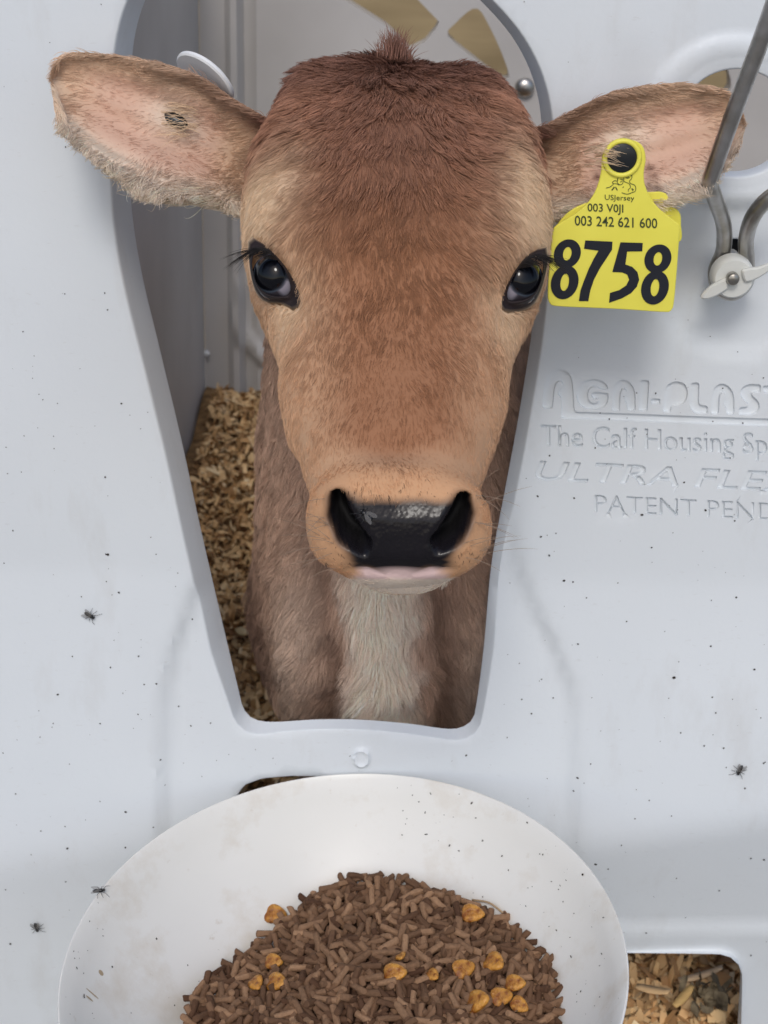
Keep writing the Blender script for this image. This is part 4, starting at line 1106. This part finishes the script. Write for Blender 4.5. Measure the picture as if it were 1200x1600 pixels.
def text_mesh(body, x0, y0, h_px, width_px, Y, slope, name, mtl, parent, bold=0.0):
    cu = bpy.data.curves.new('t', 'FONT'); cu.body = body; cu.size = 1.0; cu.fill_mode = 'FRONT'; cu.dimensions = '2D'; cu.resolution_u = 3; cu.offset = bold
    o = bpy.data.objects.new('t', cu); col.objects.link(o); bpy.context.view_layer.update(); dg = bpy.context.evaluated_depsgraph_get()
    me = o.evaluated_get(dg).to_mesh(); V = np.array([v.co[:2] for v in me.vertices]); F = [tuple(p.vertices) for p in me.polygons]
    o.evaluated_get(dg).to_mesh_clear(); col.objects.unlink(o); bpy.data.objects.remove(o); bpy.data.curves.remove(cu)
    mn, mx = V[:, 0].min(), V[:, 0].max(); sx = width_px / (mx - mn); sy = h_px / .73
    W = [py_(x0 + (q[0] - mn) * sx, y0 - q[1] * sy + slope * (q[0] - mn) * sx, Y) for q in V]
    ob = mesh_obj(name, W, F, mtl, parent, False); return ob
text_mesh('003 242 621 600', 898, 352, 16, 129, YT, .035, 'printed_line', M['ink_grey'], etag, .010)
text_mesh('003 V0JI', 918, 330, 13, 56, YT, .035, 'printed_line', M['ink_grey'], etag, .010)
text_mesh('USJersey', 945, 312, 8.5, 46, YT, .035, 'printed_line', M['ink_grey'], etag)
em = MB()
def ec(x, y): return (920 + x / 7.5, 220 + y / 7.5)
for pts, w_ in (([(200, 553), (250, 540), (290, 505), (275, 490), (300, 468), (335, 470), (340, 440), (370, 420), (400, 430), (430, 425), (450, 440), (478, 405), (505, 412), (500, 445), (478, 470), (490, 500), (530, 515), (550, 545), (545, 590), (505, 607), (450, 625), (385, 608)], 1.0),
                ([(340, 440), (335, 490), (370, 515), (400, 495), (395, 455), (370, 450)], .9), ([(410, 430), (415, 475), (470, 500), (490, 545), (465, 570), (462, 595)], .9),
                ([(400, 540), (408, 546)], 2.2), ([(500, 560), (520, 570), (512, 585)], 1.6), ([(300, 540), (270, 580)], 2.0), ([(312, 540), (335, 580)], 1.6), ([(290, 500), (330, 505), (360, 520)], .9), ([(455, 440), (480, 430)], .8), ([(385, 470), (372, 485)], 1.2)):
    flat_stroke(em, smooth_path([ec(*q) for q in pts], 4) if len(pts) > 2 else np.array([ec(*q) for q in pts]), w_, YT)
em.build('cow_head_emblem', M['ink_grey'], etag, smooth=False)
# white round button tag at the back of the other ear
wt = empty('button_tag', tuple(px(322, 122, .83))); tag(wt, 'round white button tag behind the calf\'s untagged left-side ear', 'ear tag')
ct_ = px(321, 121, .832); axd = (px(365, 152, .834) - px(278, 92, .834)); hl_ = np.linalg.norm(axd) / 2; axd /= np.linalg.norm(axd)
per = np.cross(axd, d_); per /= np.linalg.norm(per)
nrm_ = -per * .955 * (1 if per @ u_ > 0 else -1) - d_ * .29; nrm_ -= axd * (nrm_ @ axd); nrm_ /= np.linalg.norm(nrm_); bi = np.cross(axd, nrm_)
V, F = [], []; n = 48
for q, h_ in ((0, -.0006), (.86, -.0006), (.95, -.0012), (1, -.0006), (1, .0008), (.95, .0016), (0, .0016)):
    for k in range(n): a = 2 * math.pi * k / n; V.append(ct_ + hl_ * q * (math.cos(a) * axd + math.sin(a) * bi) + nrm_ * h_)
for i in range(6):
    for k in range(n): F.append((i * n + k, i * n + (k + 1) % n, (i + 1) * n + (k + 1) % n, (i + 1) * n + k))
o = mesh_obj('button_disc', V, F, M['white_tag'], wt, True, 40)
bm = bmesh.new(); bm.from_mesh(o.data); bmesh.ops.remove_doubles(bm, verts=bm.verts, dist=1e-6); bmesh.ops.recalc_face_normals(bm, faces=bm.faces); bm.to_mesh(o.data); bm.free()
# its dark stud showing on the inner side of the ear
o = MB(); o.ellipsoid(px(273, 187, .8305), [r_ * .0066 - u_ * .0024, u_ * .0036, -d_ * .0020], 20, 10); o.build('stud', M['tag_dark'], wt)

# ------------------------------------------------------------------ latch rod with wing nut
latch = empty('gate_latch', tuple(py_(1147, 440, -.01))); tag(latch, 'bent galvanised steel rod latch held by a white plastic wing nut', 'latch')
rod = smooth_path([py_(1232, -60, -.085), py_(1190, 60, -.078), py_(1148, 172, -.072), py_(1116, 262, -.066), py_(1110, 286, -.062), py_(1118, 312, -.052), py_(1131, 352, -.030), py_(1130, 392, -.018), py_(1118, 424, -.016), py_(1124, 450, -.016), py_(1146, 458, -.016), py_(1166, 440, -.016), py_(1167, 408, -.018), py_(1166, 372, -.026), py_(1178, 336, -.036), py_(1204, 308, -.042), py_(1240, 292, -.044)], 8)
o = MB(); o.tube(rod, .0041, 16); o.build('rod', M['steel'], latch)
o = MB()
for q in ((1131, 350), (1167, 366)):
    pass
disc(1147, 436, 34, -.032, .009, 'washer', M['nylon'], latch)
for loop in ([(1160, 424), (1172, 420), (1186, 418), (1200, 413), (1208, 417), (1200, 426), (1188, 434), (1174, 440), (1164, 440)], [(1136, 436), (1124, 440), (1110, 448), (1098, 460), (1096, 467), (1106, 468), (1120, 463), (1132, 456), (1138, 450)]):
    flat_plate(resample(closed_path(loop, 4), 50, True), -.0345, .0032, 'wing', M['nylon'], latch, .0009)
disc(1146, 437, 10, -.037, .004, 'bolt', M['steel'], latch, dome=.001)
o = MB(); o.ellipsoid(py_(1142, 402, -.012), [(.0042, 0, 0), (0, 0, .0045), (0, -.004, 0)], 14, 8); o.build('screw', M['steel'], latch)
bk = MB(); bk.box(tuple(py_(1100, 480, .021) ), tuple(py_(1190, 360, .021) + [0, .004, 0])); bk.build('keyhole_shade', M['dark'], latch, smooth=False)  # near-black box set behind the keyhole to make its inside read as shaded

# ------------------------------------------------------------------ bowl
BC = py_(536, 1500, -.158); RB = .151
tx, ty_ = R(7.0), R(-4.2)
RM = np.array(Matrix.Rotation(tx, 3, 'X') @ Matrix.Rotation(ty_, 3, 'Y'))
def bl(p): return BC + np.asarray(p, float) @ RM.T
bowl = empty('feed_bowl', tuple(BC)); tag(bowl, 'off-white round plastic feed bowl in front of the pen', 'bowl')
prof_in = [(0, -.085), (.05, -.084), (.075, -.080), (.092, -.071), (.106, -.0575), (.119, -.0435), (.130, -.0300), (.1385, -.0175), (.1440, -.0080), (.1475, -.0028), (.1494, -.0005), (.1500, 0)]
prof_out = [(.1507, -.0004), (.1508, -.0013), (.1496, -.0035), (.1462, -.0090), (.1408, -.0185), (.1325, -.0312), (.1215, -.0450), (.109, -.0605), (.094, -.076), (.076, -.086), (.05, -.0895), (0, -.090)]
prof = np.vstack([smooth_path(prof_in, 4), smooth_path(prof_out, 4)]); n = 128
V = []
for q, z in prof:
    for k in range(n):
        a = 2 * math.pi * k / n; w_ = 1 + .004 * math.sin(2 * a + .5) * (q / .15)
        V.append(bl((q * w_ * math.cos(a), q * w_ * math.sin(a), z)))
F = [(i * n + k, i * n + (k + 1) % n, (i + 1) * n + (k + 1) % n, (i + 1) * n + k) for i in range(len(prof) - 1) for k in range(n)]
o = mesh_obj('bowl_shell', V, F, M['bowl'], bowl)
bm = bmesh.new(); bm.from_mesh(o.data); bmesh.ops.remove_doubles(bm, verts=bm.verts, dist=1e-6); bmesh.ops.recalc_face_normals(bm, faces=bm.faces); bm.to_mesh(o.data); bm.free()
_bz = smooth_path(prof_in, 4); _bx, _bv = _bz[:, 0].copy(), _bz[:, 1].copy()
def bowl_z(r): return np.interp(r, _bx, _bv)
# ---- feed
FC = np.array([.010, .002]); FR = .108
def feed_z(x, y):
    r = np.hypot(x - FC[0], y - FC[1]); return -.049 + .012 * (1 - (r / FR) ** 2) + .003 * np.sin(x * 70 + 1) * np.sin(y * 63) - .016 * sstep(.0, -.06, x) * sstep(-.02, .06, y)
def in_feed(x, y):
    a = math.atan2(y - FC[1], x - FC[0]); r = math.hypot(x - FC[0], y - FC[1])
    return r < FR * (1 + .05 * math.sin(3 * a + 1) + .04 * math.sin(5 * a)) - .016 * max(0, math.cos(a - R(140))) ** 4 and feed_z(x, y) > bowl_z(math.hypot(x, y)) - .002
# base mound under the pellets
V, F = [], []; nr2, na2 = 24, 64
for i in range(nr2 + 1):
    for k in range(na2):
        a = 2 * math.pi * k / na2; r = FR * 1.02 * i / nr2 * (1 - .20 * max(0, math.cos(a - R(150))) ** 3); x, y = FC[0] + r * math.cos(a), FC[1] + r * math.sin(a)
        V.append(bl((x, y, max(feed_z(x, y) - .004, bowl_z(math.hypot(x, y)) - .0) if i < nr2 else bowl_z(math.hypot(x, y)) - .003)))
for i in range(nr2):
    for k in range(na2): F.append((i * na2 + k, i * na2 + (k + 1) % na2, (i + 1) * na2 + (k + 1) % na2, (i + 1) * na2 + k))
M['pellet'], _, _ = mat('feed_pellet', (.19, .12, .085), .85, .15)
def pellet_colour(mt):
    nt = mt.node_tree; b = nt.nodes['Principled BSDF']
    oi = nt.nodes.new('ShaderNodeObjectInfo'); cr = nt.nodes.new('ShaderNodeValToRGB')
    cr.color_ramp.elements[0].color = (*lin((98, 71, 54)), 1); cr.color_ramp.elements[1].color = (*lin((182, 144, 112)), 1)
    nt.links.new(oi.outputs['Random'], cr.inputs[0])
    tc = nt.nodes.new('ShaderNodeTexCoord'); nz = nt.nodes.new('ShaderNodeTexNoise'); nz.inputs['Scale'].default_value = 500; nt.links.new(tc.outputs['Object'], nz.inputs['Vector'])
    mx = nt.nodes.new('ShaderNodeMix'); mx.data_type = 'RGBA'; mx.blend_type = 'MULTIPLY'; mx.inputs[0].default_value = .55
    nt.links.new(cr.outputs[0], mx.inputs[6]); nt.links.new(nz.outputs[0], mx.inputs[7]); nt.links.new(mx.outputs[2], b.inputs['Base Color'])
    bp = nt.nodes.new('ShaderNodeBump'); bp.inputs['Strength'].default_value = .5; bp.inputs['Distance'].default_value = .0006; nt.links.new(nz.outputs[0], bp.inputs['Height']); nt.links.new(bp.outputs[0], b.inputs['Normal'])
pellet_colour(M['pellet'])
mt, nt, b, a = attr_mat('feed_pellet_mass', 'tint', .85, .15); M['pellet_mass'] = mt
def pellet_mesh(L, rad, seed, n=9):
    r0 = np.random.default_rng(seed); V, F = [], []
    st_ = [(-.5, .80), (-.47, .98), (-.15, 1.0), (.2, .98), (.46, 1.0), (.5, .78)]
    bend = r0.normal(0, .0004); tl = r0.normal(0, .25, 2)
    for t, q in st_:
        for k in range(n):
            a = 2 * math.pi * k / n; rr = rad * q * (1 + r0.normal(0, .045)); y, z = rr * math.cos(a), rr * math.sin(a)
            V.append((t * L + (y * tl[0] + z * tl[1]) * (abs(t) > .4), y + bend * (1 - 4 * t * t), z))
    for i in range(5):
        for k in range(n): F.append((i * n + k, i * n + (k + 1) % n, (i + 1) * n + (k + 1) % n, (i + 1) * n + k))
    F += [tuple(range(n))[::-1], tuple(5 * n + k for k in range(n))]
    return np.array(V), F
variants = [pellet_mesh(rng.uniform(.0065, .0150), rng.uniform(.0018, .0021), k) for k in range(14)]
vmesh = []
for V_, F_ in variants:
    me = bpy.data.meshes.new('feed_pellet'); me.from_pydata([tuple(v) for v in V_], [], F_); me.update(); me.shade_smooth(); me.set_sharp_from_angle(angle=R(40)); me.materials.append(M['pellet']); vmesh.append(me)
cand = []; kept = []
def place_layer(count, zoff, mind, tries=40000):
    out = []; cells = {}
    for _ in range(tries):
        if len(out) >= count: break
        a = rng.uniform(0, 6.283); r = FR * 1.06 * math.sqrt(rng.random()); x, y = FC[0] + r * math.cos(a), FC[1] + r * math.sin(a)
        if not in_feed(x, y): continue
        key = (int(x / mind), int(y / mind)); bad = False
        for i in (-1, 0, 1):
            for j in (-1, 0, 1):
                for q in cells.get((key[0] + i, key[1] + j), ()):
                    if (q[0] - x) ** 2 + (q[1] - y) ** 2 < mind ** 2: bad = True
        if bad: continue
        cells.setdefault(key, []).append((x, y)); out.append((x, y, max(feed_z(x, y), bowl_z(math.hypot(x, y)) + .002) + zoff))
    return out
lay = place_layer(1900, .0006, .0040) ; lay2 = place_layer(560, .0030, .0068)
allp = [(q, 0) for q in lay] + [(q, 1) for q in lay2]
mats_ = []
for q, l_ in allp:
    W3 = bl(q); p_ = proj(W3[None])[0]; vi = int(rng.integers(14))
    yaw, pit_ = rng.uniform(0, 6.28), rng.normal(0, .30 if l_ else .45)
    Rm = Matrix.Rotation(yaw, 3, 'Z') @ Matrix.Rotation(pit_, 3, 'Y') @ Matrix.Rotation(rng.uniform(0, 6.28), 3, 'X')
    Rm = Matrix([list(row) for row in RM]) @ Rm
    inview = (p_[1] < 1612)
    mats_.append((W3, Rm, vi, inview, p_[1], l_, p_[2]))
order = sorted(range(len(mats_)), key=lambda i: (not mats_[i][3], not mats_[i][5], mats_[i][6]))
single = set(order[:300])
V, F0, Tt = [list(map(tuple, [])), [], []]
base = mesh_obj('feed_mound', [bl((0, 0, -.07))] * 0 or [tuple(v) for v in [bl((FC[0], FC[1], -.05))]], [], None) if False else None
mV, mF, mT = [], [], []
V2, F2 = [], []
for i in range(nr2 + 1):
    for k in range(na2):
        a = 2 * math.pi * k / na2; r = FR * 1.0 * i / nr2 * (1 - .16 * max(0, math.cos(a - R(140))) ** 3) * .985; x, y = FC[0] + r * math.cos(a), FC[1] + r * math.sin(a)
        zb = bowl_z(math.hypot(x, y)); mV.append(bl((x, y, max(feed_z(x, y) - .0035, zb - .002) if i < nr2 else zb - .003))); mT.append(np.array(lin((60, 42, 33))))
for i in range(nr2):
    for k in range(na2): mF.append((i * na2 + k, i * na2 + (k + 1) % na2, (i + 1) * na2 + (k + 1) % na2, (i + 1) * na2 + k))
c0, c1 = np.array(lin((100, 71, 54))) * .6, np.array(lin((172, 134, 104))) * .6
for i, (W3, Rm, vi, iv, _, l_, _) in enumerate(mats_):
    if i in single:
        o = bpy.data.objects.new('feed_pellet', vmesh[vi]); o.matrix_world = Matrix.Translation(Vector(W3)) @ Rm.to_4x4(); link(o)
        tag(o, 'brown cylindrical feed pellet lying on the heap in the white bowl', 'feed pellet', 'feed pellets in the bowl')
    else:
        k = len(mV); RmN = np.array(Rm); mV += list(variants[vi][0] @ RmN.T + W3); mF += [tuple(j + k for j in f) for f in variants[vi][1]]
        t = rng.random(); mT += [c0 * (1 - t) + c1 * t] * len(variants[vi][0])
mass = mesh_obj('feed_pellet_mass', mV, mF, M['pellet_mass'], None, True, 40); tag(mass, 'mass of brown feed pellets filling the white bowl', 'feed', kind='stuff')
at = mass.data.attributes.new('tint', 'FLOAT_COLOR', 'POINT'); at.data.foreach_set('color', np.c_[np.array(mT), np.ones(len(mT))].astype(np.float32).ravel())
# ---- maize kernels
M['corn'], _, cb_ = mat('maize_kernel', (.6, .3, .05), .35, .4)
cb_.inputs['Subsurface Weight'].default_value = .15; cb_.inputs['Subsurface Radius'].default_value = (.004, .002, .001)
noise_mix(M['corn'], lin((130, 74, 26)), lin((206, 148, 66)), 1.6, .35, .65, 4, .6, 4)
kern = [(430, 1428, 18, .2, 'bright maize kernel lying alone on the bowl wall left of the heap'), (739, 1427, 17, .1, 'orange maize kernel at the back right edge of the heap beside a straw'),
        (428, 1502, 14, .3, 'small flattened maize kernel at the left edge of the heap'), (400, 1536, 14, 1.2, 'cracked maize kernel lowest left on the heap'), (432, 1534, 17, .5, 'crumpled orange maize kernel beside the cracked left one'),
        (617, 1520, 17, .1, 'squarish maize kernel in the middle of the heap front'), (676, 1523, 11, .9, 'small round maize kernel right of the squarish central one'), (725, 1513, 17, -.5, 'plump maize kernel right of the heap centre'),
        (772, 1503, 18, .9, 'long oval orange maize kernel on the right of the heap'), (805, 1536, 15, .3, 'maize kernel close to the right edge of the heap'), (746, 1564, 20, .4, 'large split maize kernel low on the right of the heap'),
        (784, 1557, 16, -.3, 'maize kernel between the large split one and the right edge'), (812, 1570, 13, .5, 'pale yellow broken maize kernel at the lower right edge'), (626, 1494, 10, 1.4, 'tiny upright maize kernel near the heap centre')]
kb = bpy.data.meshes.new('maize_kernel'); t = MB(); t.ellipsoid((0, 0, 0), [(1, 0, 0), (0, .78, 0), (0, 0, .36)], 18, 12); KV = np.array(t.V)
KV[:, 1] *= 1 - .35 * np.clip(KV[:, 0], -1, 1); KV[:, 2] *= 1 - .25 * gauss(KV[:, 1], .3) * (KV[:, 0] < .5); KV[:, 0] -= .12 * gauss(KV[:, 1], .3) * (KV[:, 0] < -.6) * -1
kb.from_pydata([tuple(v) for v in KV], [], t.F); kb.update(); kb.shade_smooth(); kb.materials.append(M['corn'])
for (x, y, rp, yw, lb_) in kern:
    # march the view ray to the feed surface
    v = px(x, y, 1.0) - CAM; best = None
    for D in np.arange(.80, 1.05, .0008):
        q = (CAM + v * D - BC) @ RM
        zs = max(feed_z(q[0], q[1]) + (.0068 if in_feed(q[0], q[1]) else -.5), bowl_z(math.hypot(q[0], q[1])) + .0025)
        if q[2] < zs: best = CAM + v * D; break
    if best is None: continue
    s_ = rp / FPX * 1.08
    o = bpy.data.objects.new('maize_kernel', kb)
    o.matrix_world = Matrix.Translation(Vector(best)) @ (Matrix([list(r) for r in RM]) @ Matrix.Rotation(-yw, 3, 'Z') @ Matrix.Rotation(rng.normal(0, .35), 3, 'Y') @ Matrix.Rotation(R(25), 3, 'X')).to_4x4() @ Matrix.Scale(s_, 4)
    link(o); tag(o, lb_, 'maize kernel', 'maize kernels in the feed')
def on_bowl(x, y, lift=.0004):
    v = px(x, y, 1.0) - CAM
    for D in np.arange(.70, 1.10, .0006):
        q = (CAM + v * D - BC) @ RM; r = math.hypot(q[0], q[1])
        if r < .1505 and q[2] < bowl_z(r) + lift: return CAM + v * D, q
    return None, None
# straw bit at the back right of the heap
q0, _ = on_bowl(738, 1406, .004); q1, _ = on_bowl(765, 1411, .006); q2, _ = on_bowl(789, 1429, .003)
o = MB(); o.tube(smooth_path([q0, q1, q2], 6), .0006, 6); mt, _, _ = mat('straw', lin((176, 150, 118)), .7, .2); o = o.build('straw_stalk', mt)
tag(o, 'thin curved straw stalk at the back right of the feed heap', 'straw')
# ---- fly specks and stains
sp_b = MB()
def blob(mbx, c, e1, e2, a, b_, n=8):
    V = [c] + [c + e1 * a * math.cos(2 * math.pi * k / n) + e2 * b_ * math.sin(2 * math.pi * k / n) for k in range(n)]
    mbx.add(V, [(0, 1 + k, 1 + (k + 1) % n) for k in range(n)])
def bowl_frame(q):
    r = math.hypot(q[0], q[1]); er = np.array([q[0], q[1], 0]) / (r + 1e-9); dz = (bowl_z(r + .002) - bowl_z(r - .002)) / .004
    t1 = er + np.array([0, 0, dz]); t1 /= np.linalg.norm(t1); t2 = np.cross([0, 0, 1.0], er); return RM @ t1, RM @ t2
for k in range(340):
    if k < 200:                                            # most of them sit near the rim
        a = rng.uniform(0, 6.28); r = .151 - abs(rng.normal(0, .012)) - .003
    else:
        a = rng.uniform(0, 6.28); r = rng.uniform(.095, .148)
    if r > .1495: continue
    q = np.array([r * math.cos(a), r * math.sin(a), bowl_z(r) + .00025]); e1, e2 = bowl_frame(q); an = rng.uniform(0, 6.28)
    f1, f2 = e1 * math.cos(an) + e2 * math.sin(an), -e1 * math.sin(an) + e2 * math.cos(an); s_ = abs(rng.normal(0, .00028)) + .00014
    blob(sp_b, bl(q), f1, f2, s_ * rng.choice([1, 1, 1.6, 2.4]), s_ * .8)
o = sp_b.build('fly_specks', M['speck'], bowl, smooth=False); tag(o, kind='stuff')
st_b = MB()
for (x, y, L, W) in ((177, 1423, .010, .0012), (205, 1406, .004, .003), (170, 1395, .003, .002), (158, 1520, .004, .003), (140, 1560, .006, .0012), (160, 1458, .003, .0015), (145, 1553, .012, .001), (268, 1301, .006, .0008)):
    P_, q = on_bowl(x, y, .0002)
    if P_ is None: continue
    e1, e2 = bowl_frame(q); blob(st_b, P_, e1, e2, L / 2, W / 2, 12)
o = st_b.build('brown_stains', M['stain'], bowl, smooth=False); tag(o, kind='stuff')
sp_p = MB(); holes_out = [offset_loop(Hh, .003) for Hh in holes]
def speck_panel(x, y, s):
    q = on_panel([(x, y)])
    if any(in_poly(q, Hh)[0] for Hh in holes_out): return
    h_ = panel_h(q)[0]; eps = .0008
    hx = (panel_h(q + [[eps, 0]])[0] - h_) / eps; hz = (panel_h(q + [[0, eps]])[0] - h_) / eps
    e1 = np.array([1, -hx, 0]); e2 = np.array([0, -hz, 1.0]); an = rng.uniform(0, 6.28)
    f1, f2 = e1 * math.cos(an) + e2 * math.sin(an), -e1 * math.sin(an) + e2 * math.cos(an)
    blob(sp_p, np.array([q[0, 0], -h_ - .00045, q[0, 1]]), f1, f2, s * rng.uniform(.9, 1.5), s)
for (x, y, s) in ((85, 700 + 0, .0006), (94, 1075, .0010), (88, 1117, .0007), (68, 1137, .0006), (228, 1060, .0008), (219, 1104, .0007), (175, 1035, .0008), (32, 1220, .0008), (202, 1247, .0012), (245, 1270, .0009), (113, 1300, .0011), (202, 1300, .0009), (72, 1274, .0007),
                  (897, 778, .0011), (840, 775, .0009), (1003, 804, .0012), (1018, 855, .0008), (881, 906, .0012), (895, 908, .0009), (858, 867, .0009), (845, 838, .0009), (978, 967, .0008), (1051, 1051, .0016), (1109, 1005, .0009), (902, 1000, .0009), (1110, 1080, .0009), (1115, 1103, .0009), (1060, 1132, .0008),
                  (1096, 1151, .001), (900, 1201, .001), (894, 1223, .0009), (1158, 1213, .0011), (1190, 1175, .0007), (920, 1178, .0008), (1010, 1231, .0008), (928, 1335, .0013), (948, 1345, .0009), (967, 1300, .0008), (1056, 1368, .0009), (1125, 1396, .001), (1192, 1338, .0012), (1171, 1334, .001), (1012, 1470, .0011), (1182, 1524, .001),
                  (830, 155, .0008), (815, 1090, .0007), (846, 1060, .0007), (930, 700, .0008), (1160, 660, .0008), (952, 655, .0009), (280, 1100, .0008), (330, 1125, .0007), (730, 1150, .0008), (300, 970, .0008)):
    speck_panel(x, y, s * .55)
for k in range(460): speck_panel(rng.uniform(0, 1260), rng.uniform(-20, 1500) if k < 200 else rng.uniform(560, 1480), abs(rng.normal(0, .00019)) + .00011)
o = sp_p.build('fly_specks', M['speck'], panel, smooth=False); tag(o, kind='stuff')

# ------------------------------------------------------------------ flies
def fly(c, nrm, head_dir, L, label):
    """a house fly of length L standing at c on a surface with normal nrm"""
    nrm = np.array(nrm, float); nrm /= np.linalg.norm(nrm); h = np.array(head_dir, float); h -= nrm * (h @ nrm); h /= np.linalg.norm(h); s = np.cross(nrm, h)
    f = empty('fly', tuple(c)); tag(f, label, 'fly', 'flies on the pen and bowl'); c = np.array(c, float) + nrm * L * .20
    b_ = MB(); b_.ellipsoid(c - h * L * .20, [h * L * .27, s * L * .15, nrm * L * .13], 14, 10); b_.ellipsoid(c + h * L * .12, [h * L * .18, s * L * .145, nrm * L * .14], 14, 10); b_.ellipsoid(c + h * L * .34, [h * L * .09, s * L * .13, nrm * L * .11], 12, 8)
    b_.build('body', M['fly'], f)
    for k in (-1, 1):
        w_ = MB(); P = []
        for t in np.linspace(0, 1, 9):
            ctr = c + h * L * .10 + nrm * L * .12 + (-h * .92 + s * k * .42) * L * .72 * t; wd = L * .17 * math.sin(math.pi * min(1, t * .86 + .08)) ** .7
            dv = s * .9 * k + h * .42; P += [ctr + dv * wd, ctr - dv * wd * .8 + nrm * .0]
        w_.add(P, [(2 * i, 2 * i + 1, 2 * i + 3, 2 * i + 2) for i in range(8)]); w_.build('wing', M['wing'], f)
        for j, fx in enumerate((.30, .10, -.08)):
            l_ = MB(); r0 = c + h * L * (.12 + .1 * (1 - j)) + s * k * L * .1 - nrm * L * .05; kn = r0 + s * k * L * .26 + h * L * (fx - .05) + nrm * L * .06; ft = r0 + s * k * L * .46 + h * L * fx * 1.7 - nrm * L * .15
            l_.tube([r0, kn, ft], [L * .022, L * .018, L * .011], 6); l_.build('leg', M['fly'], f)
def on_face(x, y):
    q = on_panel([(x, y)]); return np.array([q[0, 0], -panel_h(q)[0] - .0003, q[0, 1]])
fly(on_face(142, 957), (0, -1, .05), (.7, 0, -.45), .0078, 'small black fly high on the bare white panel left of the calf')
fly(on_face(1150, 1185), (0, -1, .05), (-.25, 0, -.8), .0080, 'black fly with a raised wing on the panel at the right edge')
fly(on_face(62, 1432), (0, -1, -.1), (.15, 0, -.9), .0082, 'dark fly on the shaded panel left of the bowl')
P_, q = on_bowl(157, 1375, .0004)
fly(bl((.1495 * math.cos(R(159)), .1495 * math.sin(R(159)), .0003)) if P_ is None else P_, RM @ np.array([0, 0, 1.0]), (.9, .1, .1), .0080, 'black fly standing on the left rim of the white bowl')
D = face_D(570, 806, .69); fly(px(570, 806, D - .0004), -d_ * .8 + u_ * .3 + r_ * .3, (-.6, .1, .6), .0075, 'small pale-winged fly sitting on the calf\'s wet nose')
